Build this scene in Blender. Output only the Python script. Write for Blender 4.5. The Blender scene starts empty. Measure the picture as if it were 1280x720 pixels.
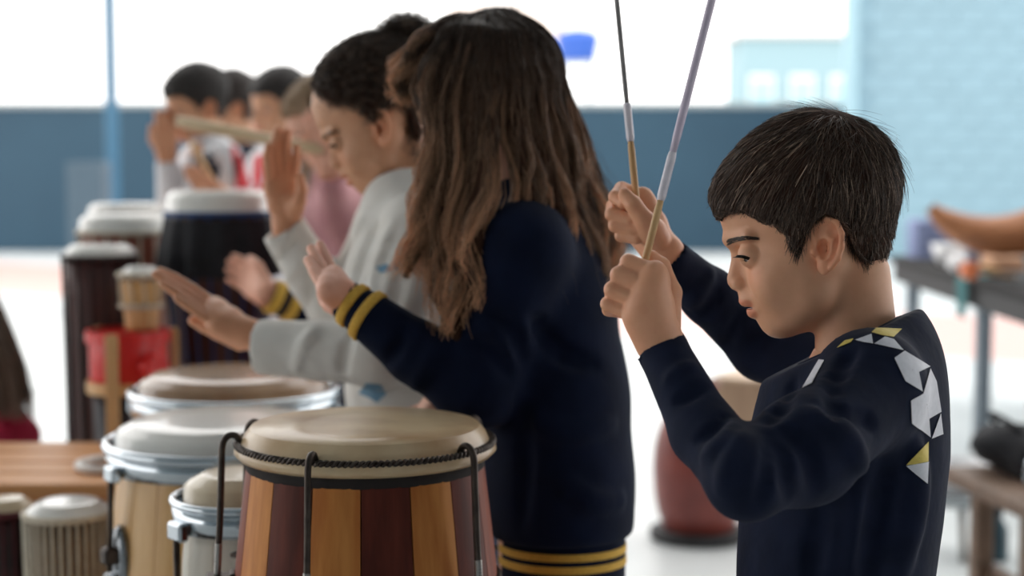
import bpy, math, random
import numpy as np
from mathutils import Vector, Matrix
from mathutils.bvhtree import BVHTree

random.seed(7)
RNG = np.random.default_rng(11)
SC = bpy.context.scene
COL = SC.collection

# ------------------------------------------------------------------ camera
FPX = 2000.0                      # focal length in pixels of the 1280x720 frame
CAMZ = 1.29
HOR = 190.0                       # horizon row
PITCH = math.atan((360 - HOR) / FPX)
cam_d = bpy.data.cameras.new('camera')
cam = bpy.data.objects.new('camera', cam_d)
COL.objects.link(cam)
cam.location = (0, 0, CAMZ)
cam.rotation_euler = (math.pi / 2 - PITCH, 0, 0)
cam_d.sensor_width = 36
cam_d.lens = FPX / 1280 * 36
cam_d.clip_start = 0.05
cam_d.clip_end = 400
cam_d.dof.use_dof = True
cam_d.dof.focus_distance = 1.46
cam_d.dof.aperture_fstop = 3.6
SC.camera = cam

# ------------------------------------------------------------------ light
world = bpy.data.worlds.new('overcast_sky')
SC.world = world
world.use_nodes = True
bg = world.node_tree.nodes['Background']
bg.inputs[0].default_value = (1.0, 0.985, 0.965, 1)
bg.inputs[1].default_value = 2.1
SC.view_settings.view_transform = 'Standard'
SC.view_settings.look = 'None'
SC.view_settings.gamma = 1
SC.view_settings.use_curve_mapping = False
SC.view_settings.exposure = 0.22

# ------------------------------------------------------------------ projection helpers
CAM = np.array([0, 0, CAMZ])
FW = np.array([0, math.cos(PITCH), -math.sin(PITCH)])
RT = np.array([1.0, 0, 0])
UP = np.array([0, math.sin(PITCH), math.cos(PITCH)])


def P(px, py, d):
    """photo pixel + distance along the lens axis -> point"""
    return CAM + FW * d + RT * ((px - 640) / FPX * d) + UP * ((360 - py) / FPX * d)


def PZ(px, py, z):
    """photo pixel on the horizontal level z"""
    r = FW + RT * ((px - 640) / FPX) + UP * ((360 - py) / FPX)
    return CAM + r * ((z - CAMZ) / r[2])


def axes_at(px, py):
    e3 = FW + RT * ((px - 640) / FPX) + UP * ((360 - py) / FPX)
    e3 = e3 / np.linalg.norm(e3)
    e1 = np.cross(e3, [0, 0, 1.0]); e1 /= np.linalg.norm(e1)
    e2 = np.cross(e1, e3)
    return np.stack([e1, e2, e3], 1)


def rot_axis(ax, deg):
    return np.array(Matrix.Rotation(math.radians(deg), 3, ax))


# ------------------------------------------------------------------ materials
def lin(c):
    return tuple(((v / 255) / 12.92 if v / 255 <= 0.04045 else ((v / 255 + 0.055) / 1.055) ** 2.4) for v in c[:3]) + (1.0,)


MATS = {}


def mat(name, c1, c2=None, scale=20, stretch=(1, 1, 1), rough=0.6, metal=0.0, bump=None, sss=0.0, attr=False,
        sheen=0.0, objrand=0.0, coat=0.0, spec=0.5, detail=4.0, ramp=(0.35, 0.65), translucent=0.0):
    if name in MATS:
        return MATS[name]
    m = bpy.data.materials.new(name)
    m.use_nodes = True
    nt = m.node_tree
    b = nt.nodes['Principled BSDF']
    b.inputs['Roughness'].default_value = rough
    b.inputs['Metallic'].default_value = metal
    b.inputs['Specular IOR Level'].default_value = spec
    b.inputs['Coat Weight'].default_value = coat
    b.inputs['Sheen Weight'].default_value = sheen
    if sss:
        b.inputs['Subsurface Weight'].default_value = sss
        b.inputs['Subsurface Radius'].default_value = (0.012, 0.005, 0.003)
        b.inputs['Subsurface Scale'].default_value = 0.6
    tc = nt.nodes.new('ShaderNodeTexCoord')
    mp = nt.nodes.new('ShaderNodeMapping')
    mp.inputs['Scale'].default_value = stretch
    nt.links.new(tc.outputs['Object'], mp.inputs['Vector'])
    col = None
    if c2 is None:
        c2 = tuple(min(255, v * 1.07 + 2) for v in c1)
    nz = nt.nodes.new('ShaderNodeTexNoise')
    nz.inputs['Scale'].default_value = scale
    nz.inputs['Detail'].default_value = detail
    nt.links.new(mp.outputs[0], nz.inputs['Vector'])
    rp = nt.nodes.new('ShaderNodeValToRGB')
    rp.color_ramp.elements[0].position = ramp[0]
    rp.color_ramp.elements[1].position = ramp[1]
    rp.color_ramp.elements[0].color = lin(c1)
    rp.color_ramp.elements[1].color = lin(c2)
    nt.links.new(nz.outputs['Fac'], rp.inputs['Fac'])
    col = rp.outputs['Color']
    if attr:
        at = nt.nodes.new('ShaderNodeAttribute'); at.attribute_name = 'Col'
        mx = nt.nodes.new('ShaderNodeMix'); mx.data_type = 'RGBA'; mx.blend_type = 'MULTIPLY'
        mx.inputs[0].default_value = 1.0
        nt.links.new(col, mx.inputs[6]); nt.links.new(at.outputs['Color'], mx.inputs[7])
        col = mx.outputs[2]
    if objrand:
        oi = nt.nodes.new('ShaderNodeObjectInfo')
        hs = nt.nodes.new('ShaderNodeHueSaturation')
        mr = nt.nodes.new('ShaderNodeMapRange')
        mr.inputs['To Min'].default_value = 1 - objrand
        mr.inputs['To Max'].default_value = 1 + objrand
        nt.links.new(oi.outputs['Random'], mr.inputs['Value'])
        nt.links.new(mr.outputs[0], hs.inputs['Value'])
        nt.links.new(col, hs.inputs['Color'])
        col = hs.outputs[0]
    nt.links.new(col, b.inputs['Base Color'])
    if bump:
        bz = nt.nodes.new('ShaderNodeTexNoise')
        bz.inputs['Scale'].default_value = bump[0]
        bz.inputs['Detail'].default_value = 3
        nt.links.new(mp.outputs[0], bz.inputs['Vector'])
        bp = nt.nodes.new('ShaderNodeBump')
        bp.inputs['Strength'].default_value = bump[1]
        bp.inputs['Distance'].default_value = bump[2] if len(bump) > 2 else 0.01
        nt.links.new(bz.outputs['Fac'], bp.inputs['Height'])
        nt.links.new(bp.outputs[0], b.inputs['Normal'])
    if translucent:
        tr = nt.nodes.new('ShaderNodeBsdfTranslucent')
        nt.links.new(col, tr.inputs['Color'])
        ms = nt.nodes.new('ShaderNodeMixShader')
        ms.inputs[0].default_value = translucent
        out = nt.nodes['Material Output']
        nt.links.new(b.outputs[0], ms.inputs[1]); nt.links.new(tr.outputs[0], ms.inputs[2])
        nt.links.new(ms.outputs[0], out.inputs['Surface'])
    MATS[name] = m
    return m


# ------------------------------------------------------------------ object helpers
BASE = {}


def base_of(o):
    while o is not None:
        if o.name in BASE:
            return BASE[o.name]
        o = o.parent
    return np.zeros(3)


def tag(o, label=None, cat=None, group=None, kind=None):
    if label: o['label'] = label
    if cat: o['category'] = cat
    if group: o['group'] = group
    if kind: o['kind'] = kind
    return o


def thing(name, loc, label, cat, group=None):
    o = bpy.data.objects.new(name, None)
    o.empty_display_size = 0.1
    COL.objects.link(o)
    o.location = tuple(loc)
    BASE[o.name] = np.array(loc, dtype=float)
    tag(o, label, cat, group)
    return o


def mesh_data(name, v, f, mt=None, smooth=True, colors=None):
    me = bpy.data.meshes.new(name)
    v = np.asarray(v, dtype=np.float32)
    if isinstance(f, np.ndarray):
        k = f.shape[1]
        me.vertices.add(len(v)); me.vertices.foreach_set('co', v.ravel())
        me.loops.add(f.size); me.loops.foreach_set('vertex_index', f.astype(np.int32).ravel())
        me.polygons.add(len(f))
        me.polygons.foreach_set('loop_start', np.arange(0, f.size, k, dtype=np.int32))
        me.update(calc_edges=True)
    else:
        me.from_pydata([tuple(map(float, q)) for q in v], [], f)
    if smooth:
        me.polygons.foreach_set('use_smooth', np.ones(len(me.polygons), dtype=bool))
    if colors is not None:
        ca = me.color_attributes.new('Col', 'FLOAT_COLOR', 'POINT')
        c = np.ones((len(v), 4), dtype=np.float32); c[:, :3] = colors
        ca.data.foreach_set('color', c.ravel())
    if mt: me.materials.append(mt)
    me.update()
    return me


def obj(name, v, f, mt, parent=None, smooth=True, colors=None, auto=False):
    """one mesh object from WORLD coordinates; a part's coordinates are kept relative to its thing's base"""
    b = base_of(parent) if parent is not None else np.zeros(3)
    v = np.asarray(v, dtype=float)
    loc = np.zeros(3)
    if parent is None:
        lo, hi = v.min(0), v.max(0)
        loc = np.array([(lo[0] + hi[0]) / 2, (lo[1] + hi[1]) / 2, lo[2]])
        b = loc
    me = mesh_data(name, v - b, f, mt, smooth, colors)
    if auto:
        try:
            me.set_sharp_from_angle(angle=math.radians(35))
        except Exception:
            pass
    o = bpy.data.objects.new(name, me)
    COL.objects.link(o)
    o.location = tuple(loc)
    if parent is not None:
        o.parent = parent
    else:
        BASE[o.name] = loc
    return o


class MB:
    """collects shapes into one mesh"""
    def __init__(s): s.v = []; s.f = []; s.n = 0

    def add(s, v, f):
        v = np.asarray(v, dtype=float)
        s.v.append(v)
        s.f += [tuple(int(i) + s.n for i in q) for q in f]
        s.n += len(v)
        return s

    def build(s, name, mt, parent=None, smooth=True, auto=True):
        return obj(name, np.concatenate(s.v), s.f, mt, parent, smooth, auto=auto)


def rz(a):
    c, s_ = math.cos(a), math.sin(a)
    return np.array([[c, -s_, 0], [s_, c, 0], [0, 0, 1.0]])


def box(c, size, R=None, bev=0.004):
    """bevelled box (8 corners chamfered on every edge)"""
    hx, hy, hz = [q / 2 for q in size]
    b = min(bev, hx * .45, hy * .45, hz * .45)
    v = []; idx = {}
    for sx in (-1, 1):
        for sy in (-1, 1):
            for sz in (-1, 1):
                for k in range(3):
                    q = [sx * (hx - b), sy * (hy - b), sz * (hz - b)]
                    q[k] = (sx, sy, sz)[k] * (hx, hy, hz)[k]
                    idx[(sx, sy, sz, k)] = len(v); v.append(q)
    f = []
    for k in range(3):
        o1, o2 = [(1, 2), (0, 2), (0, 1)][k]
        for s_ in (-1, 1):
            q = []
            for a, c_ in ((-1, -1), (1, -1), (1, 1), (-1, 1)):
                t = [0, 0, 0]; t[k] = s_; t[o1] = a; t[o2] = c_
                q.append(idx[(*t, k)])
            f.append(q)
        for a in (-1, 1):
            for c_ in (-1, 1):
                t0 = [0, 0, 0]; t0[k] = -1; t0[o1] = a; t0[o2] = c_
                t1 = list(t0); t1[k] = 1
                f.append([idx[(*t0, o1)], idx[(*t1, o1)], idx[(*t1, o2)], idx[(*t0, o2)]])
    for sx in (-1, 1):
        for sy in (-1, 1):
            for sz in (-1, 1):
                f.append([idx[(sx, sy, sz, k)] for k in range(3)])
    v = np.array(v)
    # consistent outward orientation
    ff = []
    for q in f:
        a, b_, c_ = v[q[0]], v[q[1]], v[q[2]]
        if np.dot(np.cross(b_ - a, c_ - a), v[q].mean(0)) < 0: q = q[::-1]
        ff.append(q)
    if R is not None: v = v @ np.asarray(R).T
    return v + np.asarray(c, dtype=float), ff


def lathe(c, prof, n=48, a0=0.0, a1=None, R=None, close_ends=True):
    """revolve (r, z) profile about vertical axis through c"""
    full = a1 is None
    m = n if full else n + 1
    ang = a0 + np.arange(m) * ((2 * math.pi if full else (a1 - a0)) / n)
    v = []
    for r, z in prof:
        for a in ang:
            v.append((r * math.cos(a), r * math.sin(a), z))
    f = []
    k = len(prof)
    for i in range(k - 1):
        for j in range(m if full else m - 1):
            j2 = (j + 1) % m
            f.append((i * m + j, i * m + j2, (i + 1) * m + j2, (i + 1) * m + j))
    v = np.array(v)
    if close_ends and full:
        for i, fl in ((0, True), (k - 1, False)):
            if prof[i][0] > 1e-5:
                q = [i * m + j for j in range(m)]
                f.append(q[::-1] if fl else q)
    if R is not None: v = v @ np.asarray(R).T
    return v + np.asarray(c, dtype=float), f


def tube(pts, r, n=8, cap=True, twist=0):
    pts = np.asarray(pts, dtype=float)
    rr = np.full(len(pts), r) if np.isscalar(r) else np.asarray(r, dtype=float)
    v = []; f = []
    t = np.gradient(pts, axis=0); t /= np.linalg.norm(t, axis=1)[:, None] + 1e-12
    ref = np.array([0, 0, 1.0]) if abs(t[0][2]) < .9 else np.array([1.0, 0, 0])
    a = np.cross(t[0], ref); a /= np.linalg.norm(a)
    for i in range(len(pts)):
        a = a - t[i] * np.dot(a, t[i]); a /= np.linalg.norm(a) + 1e-12
        b = np.cross(t[i], a)
        for j in range(n):
            th = 2 * math.pi * j / n
            v.append(pts[i] + rr[i] * (math.cos(th) * a + math.sin(th) * b))
    for i in range(len(pts) - 1):
        for j in range(n):
            j2 = (j + 1) % n
            f.append((i * n + j, i * n + j2, (i + 1) * n + j2, (i + 1) * n + j))
    if cap:
        f.append(list(range(n))[::-1]); f.append([(len(pts) - 1) * n + j for j in range(n)])
    return np.array(v), f


def ring(c, R, r, n=64, m=8, M=None):
    v = []; f = []
    for i in range(n):
        a = 2 * math.pi * i / n
        for j in range(m):
            b = 2 * math.pi * j / m
            v.append(((R + r * math.cos(b)) * math.cos(a), (R + r * math.cos(b)) * math.sin(a), r * math.sin(b)))
    for i in range(n):
        for j in range(m):
            f.append((i * m + j, ((i + 1) % n) * m + j, ((i + 1) % n) * m + (j + 1) % m, i * m + (j + 1) % m))
    v = np.array(v)
    if M is not None: v = v @ np.asarray(M).T
    return v + np.asarray(c, dtype=float), f


def smooth_path(pts, n):
    """Catmull-Rom through pts, n samples"""
    p = np.asarray(pts, dtype=float)
    p = np.vstack([2 * p[0] - p[1], p, 2 * p[-1] - p[-2]])
    k = len(p) - 3
    out = []
    for s in np.linspace(0, k - 1e-6, n):
        i = int(s); t = s - i
        a, b, c, d = p[i:i + 4]
        out.append(.5 * ((2 * b) + (-a + c) * t + (2 * a - 5 * b + 4 * c - d) * t * t + (-a + 3 * b - 3 * c + d) * t ** 3))
    return np.array(out)


# ------------------------------------------------------------------ implicit sculpting
class Field:
    def __init__(s, lo, hi, h):
        s.h = h
        s.lo = np.asarray(lo, dtype=float)
        n = np.ceil((np.asarray(hi) - s.lo) / h).astype(int) + 1
        s.ax = [(s.lo[i] + h * np.arange(n[i])).astype(np.float32) for i in range(3)]
        s.F = np.full(n, 50 * h, dtype=np.float32)

    def sl(s, lo, hi, pad):
        sl = []
        for i in range(3):
            a = int(max(0, math.floor((lo[i] - pad - s.lo[i]) / s.h)))
            b = int(min(len(s.ax[i]), math.ceil((hi[i] + pad - s.lo[i]) / s.h) + 1))
            if b <= a: return None, None
            sl.append(slice(a, b))
        g = (s.ax[0][sl[0]][:, None, None], s.ax[1][sl[1]][None, :, None], s.ax[2][sl[2]][None, None, :])
        return tuple(sl), g

    def op(s, prim, k, mode):
        lo, hi, fn = prim
        sl, g = s.sl(lo, hi, max(k, 0) + 4 * s.h)
        if sl is None: return s
        d = fn(*g).astype(np.float32)
        F = s.F[sl]
        if mode == 'add':
            if k > 0:
                hh = np.maximum(k - np.abs(F - d), 0) / k
                s.F[sl] = np.minimum(F, d) - hh * hh * (k * .25)
            else:
                s.F[sl] = np.minimum(F, d)
        elif mode == 'sub':
            d = -d
            if k > 0:
                hh = np.maximum(k - np.abs(F - d), 0) / k
                s.F[sl] = np.maximum(F, d) + hh * hh * (k * .25)
            else:
                s.F[sl] = np.maximum(F, d)
        elif mode == 'int':
            if k > 0:
                hh = np.maximum(k - np.abs(F - d), 0) / k
                s.F[sl] = np.maximum(F, d) + hh * hh * (k * .25)
            else:
                s.F[sl] = np.maximum(F, d)
        return s

    def add(s, prim, k=0.0): return s.op(prim, k, 'add')
    def sub(s, prim, k=0.0): return s.op(prim, k, 'sub')
    def inter(s, prim, k=0.0): return s.op(prim, k, 'int')

    def mesh(s):
        F = s.F
        F[0] = F[-1] = s.h; F[:, 0] = F[:, -1] = s.h; F[:, :, 0] = F[:, :, -1] = s.h
        ins = F < 0
        c = [ins[i:F.shape[0] - 1 + i, j:F.shape[1] - 1 + j, k:F.shape[2] - 1 + k] for i in (0, 1) for j in (0, 1) for k in (0, 1)]
        anyv = np.logical_or.reduce(c); allv = np.logical_and.reduce(c)
        act = anyv & ~allv
        I = np.argwhere(act)
        idx = np.full(act.shape, -1, dtype=np.int32)
        idx[act] = np.arange(len(I))
        val = np.stack([F[I[:, 0] + i, I[:, 1] + j, I[:, 2] + k] for i in (0, 1) for j in (0, 1) for k in (0, 1)], 1)
        off = np.array([(i, j, k) for i in (0, 1) for j in (0, 1) for k in (0, 1)], dtype=np.float32)
        acc = np.zeros((len(I), 3), dtype=np.float32); cnt = np.zeros(len(I), dtype=np.float32)
        for a in range(8):
            for b in range(a + 1, 8):
                if np.abs(off[a] - off[b]).sum() == 1:
                    cr = (val[:, a] < 0) != (val[:, b] < 0)
                    t = np.where(cr, val[:, a] / (val[:, a] - val[:, b] + 1e-20), 0)
                    pt = off[a] + (off[b] - off[a]) * t[:, None]
                    acc += pt * cr[:, None]; cnt += cr
        V = (I + acc / cnt[:, None]) * s.h + s.lo
        faces = []
        for ax in range(3):
            o1, o2 = [(1, 2), (2, 0), (0, 1)][ax]
            A = ins.take(np.arange(F.shape[ax] - 1), axis=ax); B = ins.take(np.arange(1, F.shape[ax]), axis=ax)
            E = np.argwhere(A != B)
            E = E[(E[:, o1] > 0) & (E[:, o2] > 0) & (E[:, o1] < act.shape[o1]) & (E[:, o2] < act.shape[o2])]
            q = []
            for d1, d2 in ((1, 1), (0, 1), (0, 0), (1, 0)):
                e = E.copy(); e[:, o1] -= d1; e[:, o2] -= d2
                q.append(idx[e[:, 0], e[:, 1], e[:, 2]])
            q = np.stack(q, 1)
            fl = A[E[:, 0], E[:, 1], E[:, 2]]
            q[~fl] = q[~fl][:, ::-1]
            faces.append(q)
        return V, np.concatenate(faces)


def rc(a, b, r1, r2=None, flat=None):
    """tapered capsule; flat=(axis, factor) squashes its section along that axis"""
    a = np.asarray(a, dtype=float); b = np.asarray(b, dtype=float)
    r2 = r1 if r2 is None else r2
    m = max(r1, r2)
    mm = m if flat is None else m * max(1, flat[1])
    lo = np.minimum(a, b) - mm; hi = np.maximum(a, b) + mm
    ba = b - a; l2 = max(float(ba @ ba), 1e-12)

    def fn(X, Y, Z):
        x, y, z = X - a[0], Y - a[1], Z - a[2]
        t = np.clip((x * ba[0] + y * ba[1] + z * ba[2]) / l2, 0, 1)
        x = x - ba[0] * t; y = y - ba[1] * t; z = z - ba[2] * t
        q = x * x + y * y + z * z
        if flat is not None:
            n, s_ = flat
            qn = x * n[0] + y * n[1] + z * n[2]
            q = q + qn * qn * (1 / s_ ** 2 - 1)
        return np.sqrt(q) - (r1 + (r2 - r1) * t)
    return lo, hi, fn


def ell(c, r, R=None):
    c = np.asarray(c, dtype=float); r = np.asarray(r, dtype=float)
    if R is None:
        lo, hi = c - r, c + r
    else:
        R = np.asarray(R); e = np.sqrt((R ** 2) @ (r ** 2)); lo, hi = c - e, c + e

    def fn(X, Y, Z):
        x, y, z = X - c[0], Y - c[1], Z - c[2]
        if R is not None:
            x, y, z = (R[0, 0] * x + R[1, 0] * y + R[2, 0] * z, R[0, 1] * x + R[1, 1] * y + R[2, 1] * z, R[0, 2] * x + R[1, 2] * y + R[2, 2] * z)
        k0 = np.sqrt((x / r[0]) ** 2 + (y / r[1]) ** 2 + (z / r[2]) ** 2)
        k1 = np.sqrt((x / r[0] ** 2) ** 2 + (y / r[1] ** 2) ** 2 + (z / r[2] ** 2) ** 2)
        return k0 * (k0 - 1) / (k1 + 1e-9)
    return lo, hi, fn


def plane(c, n, R):
    """half space, applied only within radius R of c (inside = behind n)"""
    c = np.asarray(c, dtype=float); n = np.asarray(n, dtype=float); n = n / np.linalg.norm(n)
    return c - R, c + R, lambda X, Y, Z: (X - c[0]) * n[0] + (Y - c[1]) * n[1] + (Z - c[2]) * n[2]


def poly_sd(poly, X, Y):
    poly = np.asarray(poly, dtype=float)
    d = np.full(np.broadcast(X, Y).shape, 1e9); s = np.ones_like(d)
    n = len(poly)
    for i in range(n):
        a = poly[i]; b = poly[i - 1]
        e = b - a
        wx, wy = X - a[0], Y - a[1]
        t = np.clip((wx * e[0] + wy * e[1]) / (e @ e + 1e-12), 0, 1)
        dx, dy = wx - e[0] * t, wy - e[1] * t
        d = np.minimum(d, dx * dx + dy * dy)
        c1 = Y >= a[1]; c2 = Y < b[1]; c3 = e[0] * wy > e[1] * wx
        fl = (c1 & c2 & c3) | (~c1 & ~c2 & ~c3)
        s = np.where(fl, -s, s)
    return s * np.sqrt(d)


def slab(poly, thick, rnd):
    """polygon in (X, Y) extruded along Z: thick(Y) half thickness, rnd(Y) rounding"""
    poly = np.asarray(poly, dtype=float)
    T = max(thick(np.linspace(poly[:, 1].min(), poly[:, 1].max(), 50)))
    lo = np.array([poly[:, 0].min(), poly[:, 1].min(), -T]); hi = np.array([poly[:, 0].max(), poly[:, 1].max(), T])

    def fn(X, Y, Z):
        d2 = poly_sd(poly, X[:, :, 0], Y[:, :, 0])[:, :, None]
        t = thick(Y); r = rnd(Y)
        a = d2 + r; b = np.abs(Z) - t + r
        return np.minimum(np.maximum(a, b), 0) + np.sqrt(np.maximum(a, 0) ** 2 + np.maximum(b, 0) ** 2) - r
    return lo, hi, fn


class Fig:
    """sculpting frame of one figure: axes right / up / away on the sight line to it, metres"""
    def __init__(s, px, py, d):
        s.d = d
        s.R = axes_at(px, py)
        s.O = P(px, py, d)

    def p(s, px, py, w=0.0):
        return s.R.T @ (P(px, py, s.d + w) - s.O)

    def world(s, V):
        return V @ s.R.T + s.O

    def local(s, q):
        return s.R.T @ (np.asarray(q, dtype=float) - s.O)

    def field(s, pts, pad, h):
        pts = np.asarray(pts)
        return Field(pts.min(0) - pad, pts.max(0) + pad, h)


def join(parts):
    """parts: (V, quads, colors) -> one"""
    V = []; F = []; C = []; n = 0
    for v, f, c in parts:
        V.append(v); F.append(f + n); n += len(v)
        C.append(np.ones((len(v), 3)) if c is None else c)
    return np.concatenate(V), np.concatenate(F), np.concatenate(C)


def relax(V, F, it=1, lam=0.5):
    for _ in range(it):
        acc = np.zeros_like(V); cnt = np.zeros(len(V))
        for a in range(4):
            for b in (1, 3):
                i, j = F[:, a], F[:, (a + b) % 4]
                np.add.at(acc, i, V[j]); np.add.at(cnt, i, 1)
        V = V + lam * (acc / np.maximum(cnt, 1)[:, None] - V)
    return V


# ------------------------------------------------------------------ strands
def strand_mesh(S, width, cols, tip=0.25):
    """S: (N, n, 3) polylines -> three sided tapering strands"""
    N, n, _ = S.shape
    t = np.gradient(S, axis=1); t /= np.linalg.norm(t, axis=2)[:, :, None] + 1e-9
    ref = RNG.normal(size=(N, 1, 3)); ref = np.repeat(ref, n, 1)
    a = np.cross(t, ref); a /= np.linalg.norm(a, axis=2)[:, :, None] + 1e-9
    b = np.cross(t, a)
    prof = np.linspace(1, tip, n) ** 0.7
    w = (width if np.isscalar(width) else np.asarray(width)[:, None]) * prof[None, :]
    w = np.broadcast_to(w, (N, n))
    V = np.stack([S + w[..., None] * (math.cos(q) * a + math.sin(q) * b) for q in (0, 2.094, 4.189)], 2)  # N,n,3,3
    ids = np.arange(N * n * 3).reshape(N, n, 3)
    q = []
    for j in range(3):
        j2 = (j + 1) % 3
        q.append(np.stack([ids[:, :-1, j], ids[:, :-1, j2], ids[:, 1:, j2], ids[:, 1:, j]], -1).reshape(-1, 4))
    F = np.concatenate(q)
    if cols.ndim == 2: cols = np.repeat(cols[:, None, :], n, 1)
    C = np.repeat(cols[:, :, None, :], 3, 2).reshape(-1, 3)
    return V.reshape(-1, 3), F, C


def surf_samples(V, F, n, keep=None):
    a, b, c, d = (V[F[:, i]] for i in range(4))
    nr = np.cross(c - a, d - b); ar = np.linalg.norm(nr, axis=1)
    p = ar.copy()
    if keep is not None: p = p * keep((a + b + c + d) / 4, nr / (ar[:, None] + 1e-12))
    i = RNG.choice(len(F), n, p=p / p.sum())
    u, v = RNG.random((n, 1)), RNG.random((n, 1))
    pt = a[i] * (1 - u) * (1 - v) + b[i] * u * (1 - v) + c[i] * u * v + d[i] * (1 - u) * v
    return pt, nr[i] / (ar[i][:, None] + 1e-12)


def comb(V, F, roots, normals, flow, length, n=6, lift0=-0.002, lift1=0.002, jit=0.15, curl=None):
    """strands lying on a surface along a flow field (vectorised walk, snapped to the surface)"""
    bvh = BVHTree.FromPolygons([tuple(q) for q in V.tolist()], F.tolist())
    N = len(roots)
    S = np.zeros((N, n, 3))
    p = roots.copy(); nr = normals.copy()
    ln = length if not np.isscalar(length) else np.full(N, length)
    ln = ln * (0.7 + 0.6 * RNG.random(N))
    jv = RNG.normal(size=(N, 3)) * jit
    lf = lift0 + (lift1 - lift0) * np.linspace(0, 1, n)
    lr = (0.5 + RNG.random(N))
    for k in range(n):
        S[:, k] = p + nr * (lf[k] * lr)[:, None]
        d = flow(p, nr) + jv
        d -= nr * (d * nr).sum(1)[:, None]
        d /= np.linalg.norm(d, axis=1)[:, None] + 1e-9
        p = p + d * (ln / (n - 1))[:, None]
        if k < n - 1:
            for i in range(N):
                r = bvh.find_nearest(Vector(p[i]))
                if r[0] is not None:
                    p[i] = r[0]; nn = np.array(r[1])
                    nr[i] = nn if nn @ nr[i] > 0 else -nn
    if curl is not None:
        amp, turns = curl
        t = np.gradient(S, axis=1); t /= np.linalg.norm(t, axis=2)[:, :, None] + 1e-9
        a = np.cross(t, RNG.normal(size=(N, 1, 3))); a /= np.linalg.norm(a, axis=2)[:, :, None] + 1e-9
        b = np.cross(t, a)
        ph = RNG.random((N, 1)) * 6.28 + np.linspace(0, 1, n)[None] * turns * 6.28
        S = S + amp * (np.cos(ph)[..., None] * a + np.sin(ph)[..., None] * b)
    return S
# ------------------------------------------------------------------ the setting: covered court
def floor_material():
    m = mat('pale_court_floor', (206, 210, 210), (216, 220, 220), scale=1.5, rough=.38, spec=.5)
    nt = m.node_tree
    b = nt.nodes['Principled BSDF']
    old = b.inputs['Base Color'].links[0].from_socket
    geo = nt.nodes.new('ShaderNodeNewGeometry')
    # painted band across the court: signed distance to a slanted line
    dot = nt.nodes.new('ShaderNodeVectorMath'); dot.operation = 'DOT_PRODUCT'
    n = np.array([.53, .848]); n /= np.linalg.norm(n)
    dot.inputs[1].default_value = (n[0], n[1], 0)
    nt.links.new(geo.outputs['Position'], dot.inputs[0])
    mid = float(n @ np.array([-4.8, 16.3]))
    sb = nt.nodes.new('ShaderNodeMath'); sb.operation = 'SUBTRACT'; sb.inputs[1].default_value = mid
    nt.links.new(dot.outputs['Value'], sb.inputs[0])
    ab = nt.nodes.new('ShaderNodeMath'); ab.operation = 'ABSOLUTE'
    nt.links.new(sb.outputs[0], ab.inputs[0])
    lt = nt.nodes.new('ShaderNodeMath'); lt.operation = 'LESS_THAN'; lt.inputs[1].default_value = 1.35
    nt.links.new(ab.outputs[0], lt.inputs[0])
    mx = nt.nodes.new('ShaderNodeMix'); mx.data_type = 'RGBA'
    nt.links.new(lt.outputs[0], mx.inputs[0])
    nt.links.new(old, mx.inputs[6])
    mx.inputs[7].default_value = lin((222, 182, 172))
    nt.links.new(mx.outputs[2], b.inputs['Base Color'])
    return m


def struct(name, c, size, mt, R=None, bev=.01):
    v, f = box(c, size, R, bev)
    return tag(obj(name, v, f, mt, smooth=False), kind='structure')


struct('floor', (0, 30, -.1), (120, 110, .2), floor_material())
M_TEAL = mat('dark_teal_wall_paint', (32, 66, 86), (38, 73, 93), scale=.8, rough=.55, bump=(6, .1, .01))
wb = struct('wall_back', (-4, 20.9, .93), (36, .3, 1.86), M_TEAL)
struct('trim_1', (-4, 20.9, 1.895), (36, .36, .07), mat('coping_paint', (150, 160, 162), rough=.6))
# pale blue block wall closing the court on the right of the opening
WX0 = P(1066, 200, 19.0)[0]
M_BLOCK = mat('pale_blue_block_paint', (134, 165, 179), (140, 171, 185), scale=5, rough=.65, objrand=.03)
wr = struct('wall_right', (WX0 + 4.0, 19.2, 2.6), (8.0, .2, 5.2), mat('pale_blue_mortar', (134, 164, 178), rough=.7))
bw, bh = .39, .19
me_block = None
for r_ in range(26):
    for c_ in range(9):
        x = WX0 + .2 + c_ * .4 + (.2 if r_ % 2 else 0)
        if x + bw / 2 > WX0 + 3.6: continue
        if me_block is None:
            v, f = box((0, 0, 0), (bw + .004, .03, bh + .004), None, .003)
            me_block = mesh_data('block', v, f, M_BLOCK, smooth=False)
        o = bpy.data.objects.new('block', me_block)
        COL.objects.link(o)
        o.parent = wr
        o.location = tuple(np.array([x, 19.095, .1 + r_ * .2]) - BASE[wr.name])
# light column between the opening and the block wall
struct('trim_2', (WX0 - .05, 19.05, 2.6), (.12, .3, 5.2), mat('pale_column_paint', (150, 182, 194), rough=.6))
# roof over the court: daylight comes in under its edges
struct('ceiling', (0, -3.5, 4.6), (26, 17, .15), mat('roof_underside', (168, 174, 176), (180, 186, 188), scale=.6, rough=.8))

struct('wall_light_block', (0, -6.5, 2.3), (26, .2, 4.6), mat('light_block_grey', (120, 132, 138), (128, 140, 146), scale=1, rough=.8))  # unseen wall added behind the camera to cut the frontal light

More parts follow.
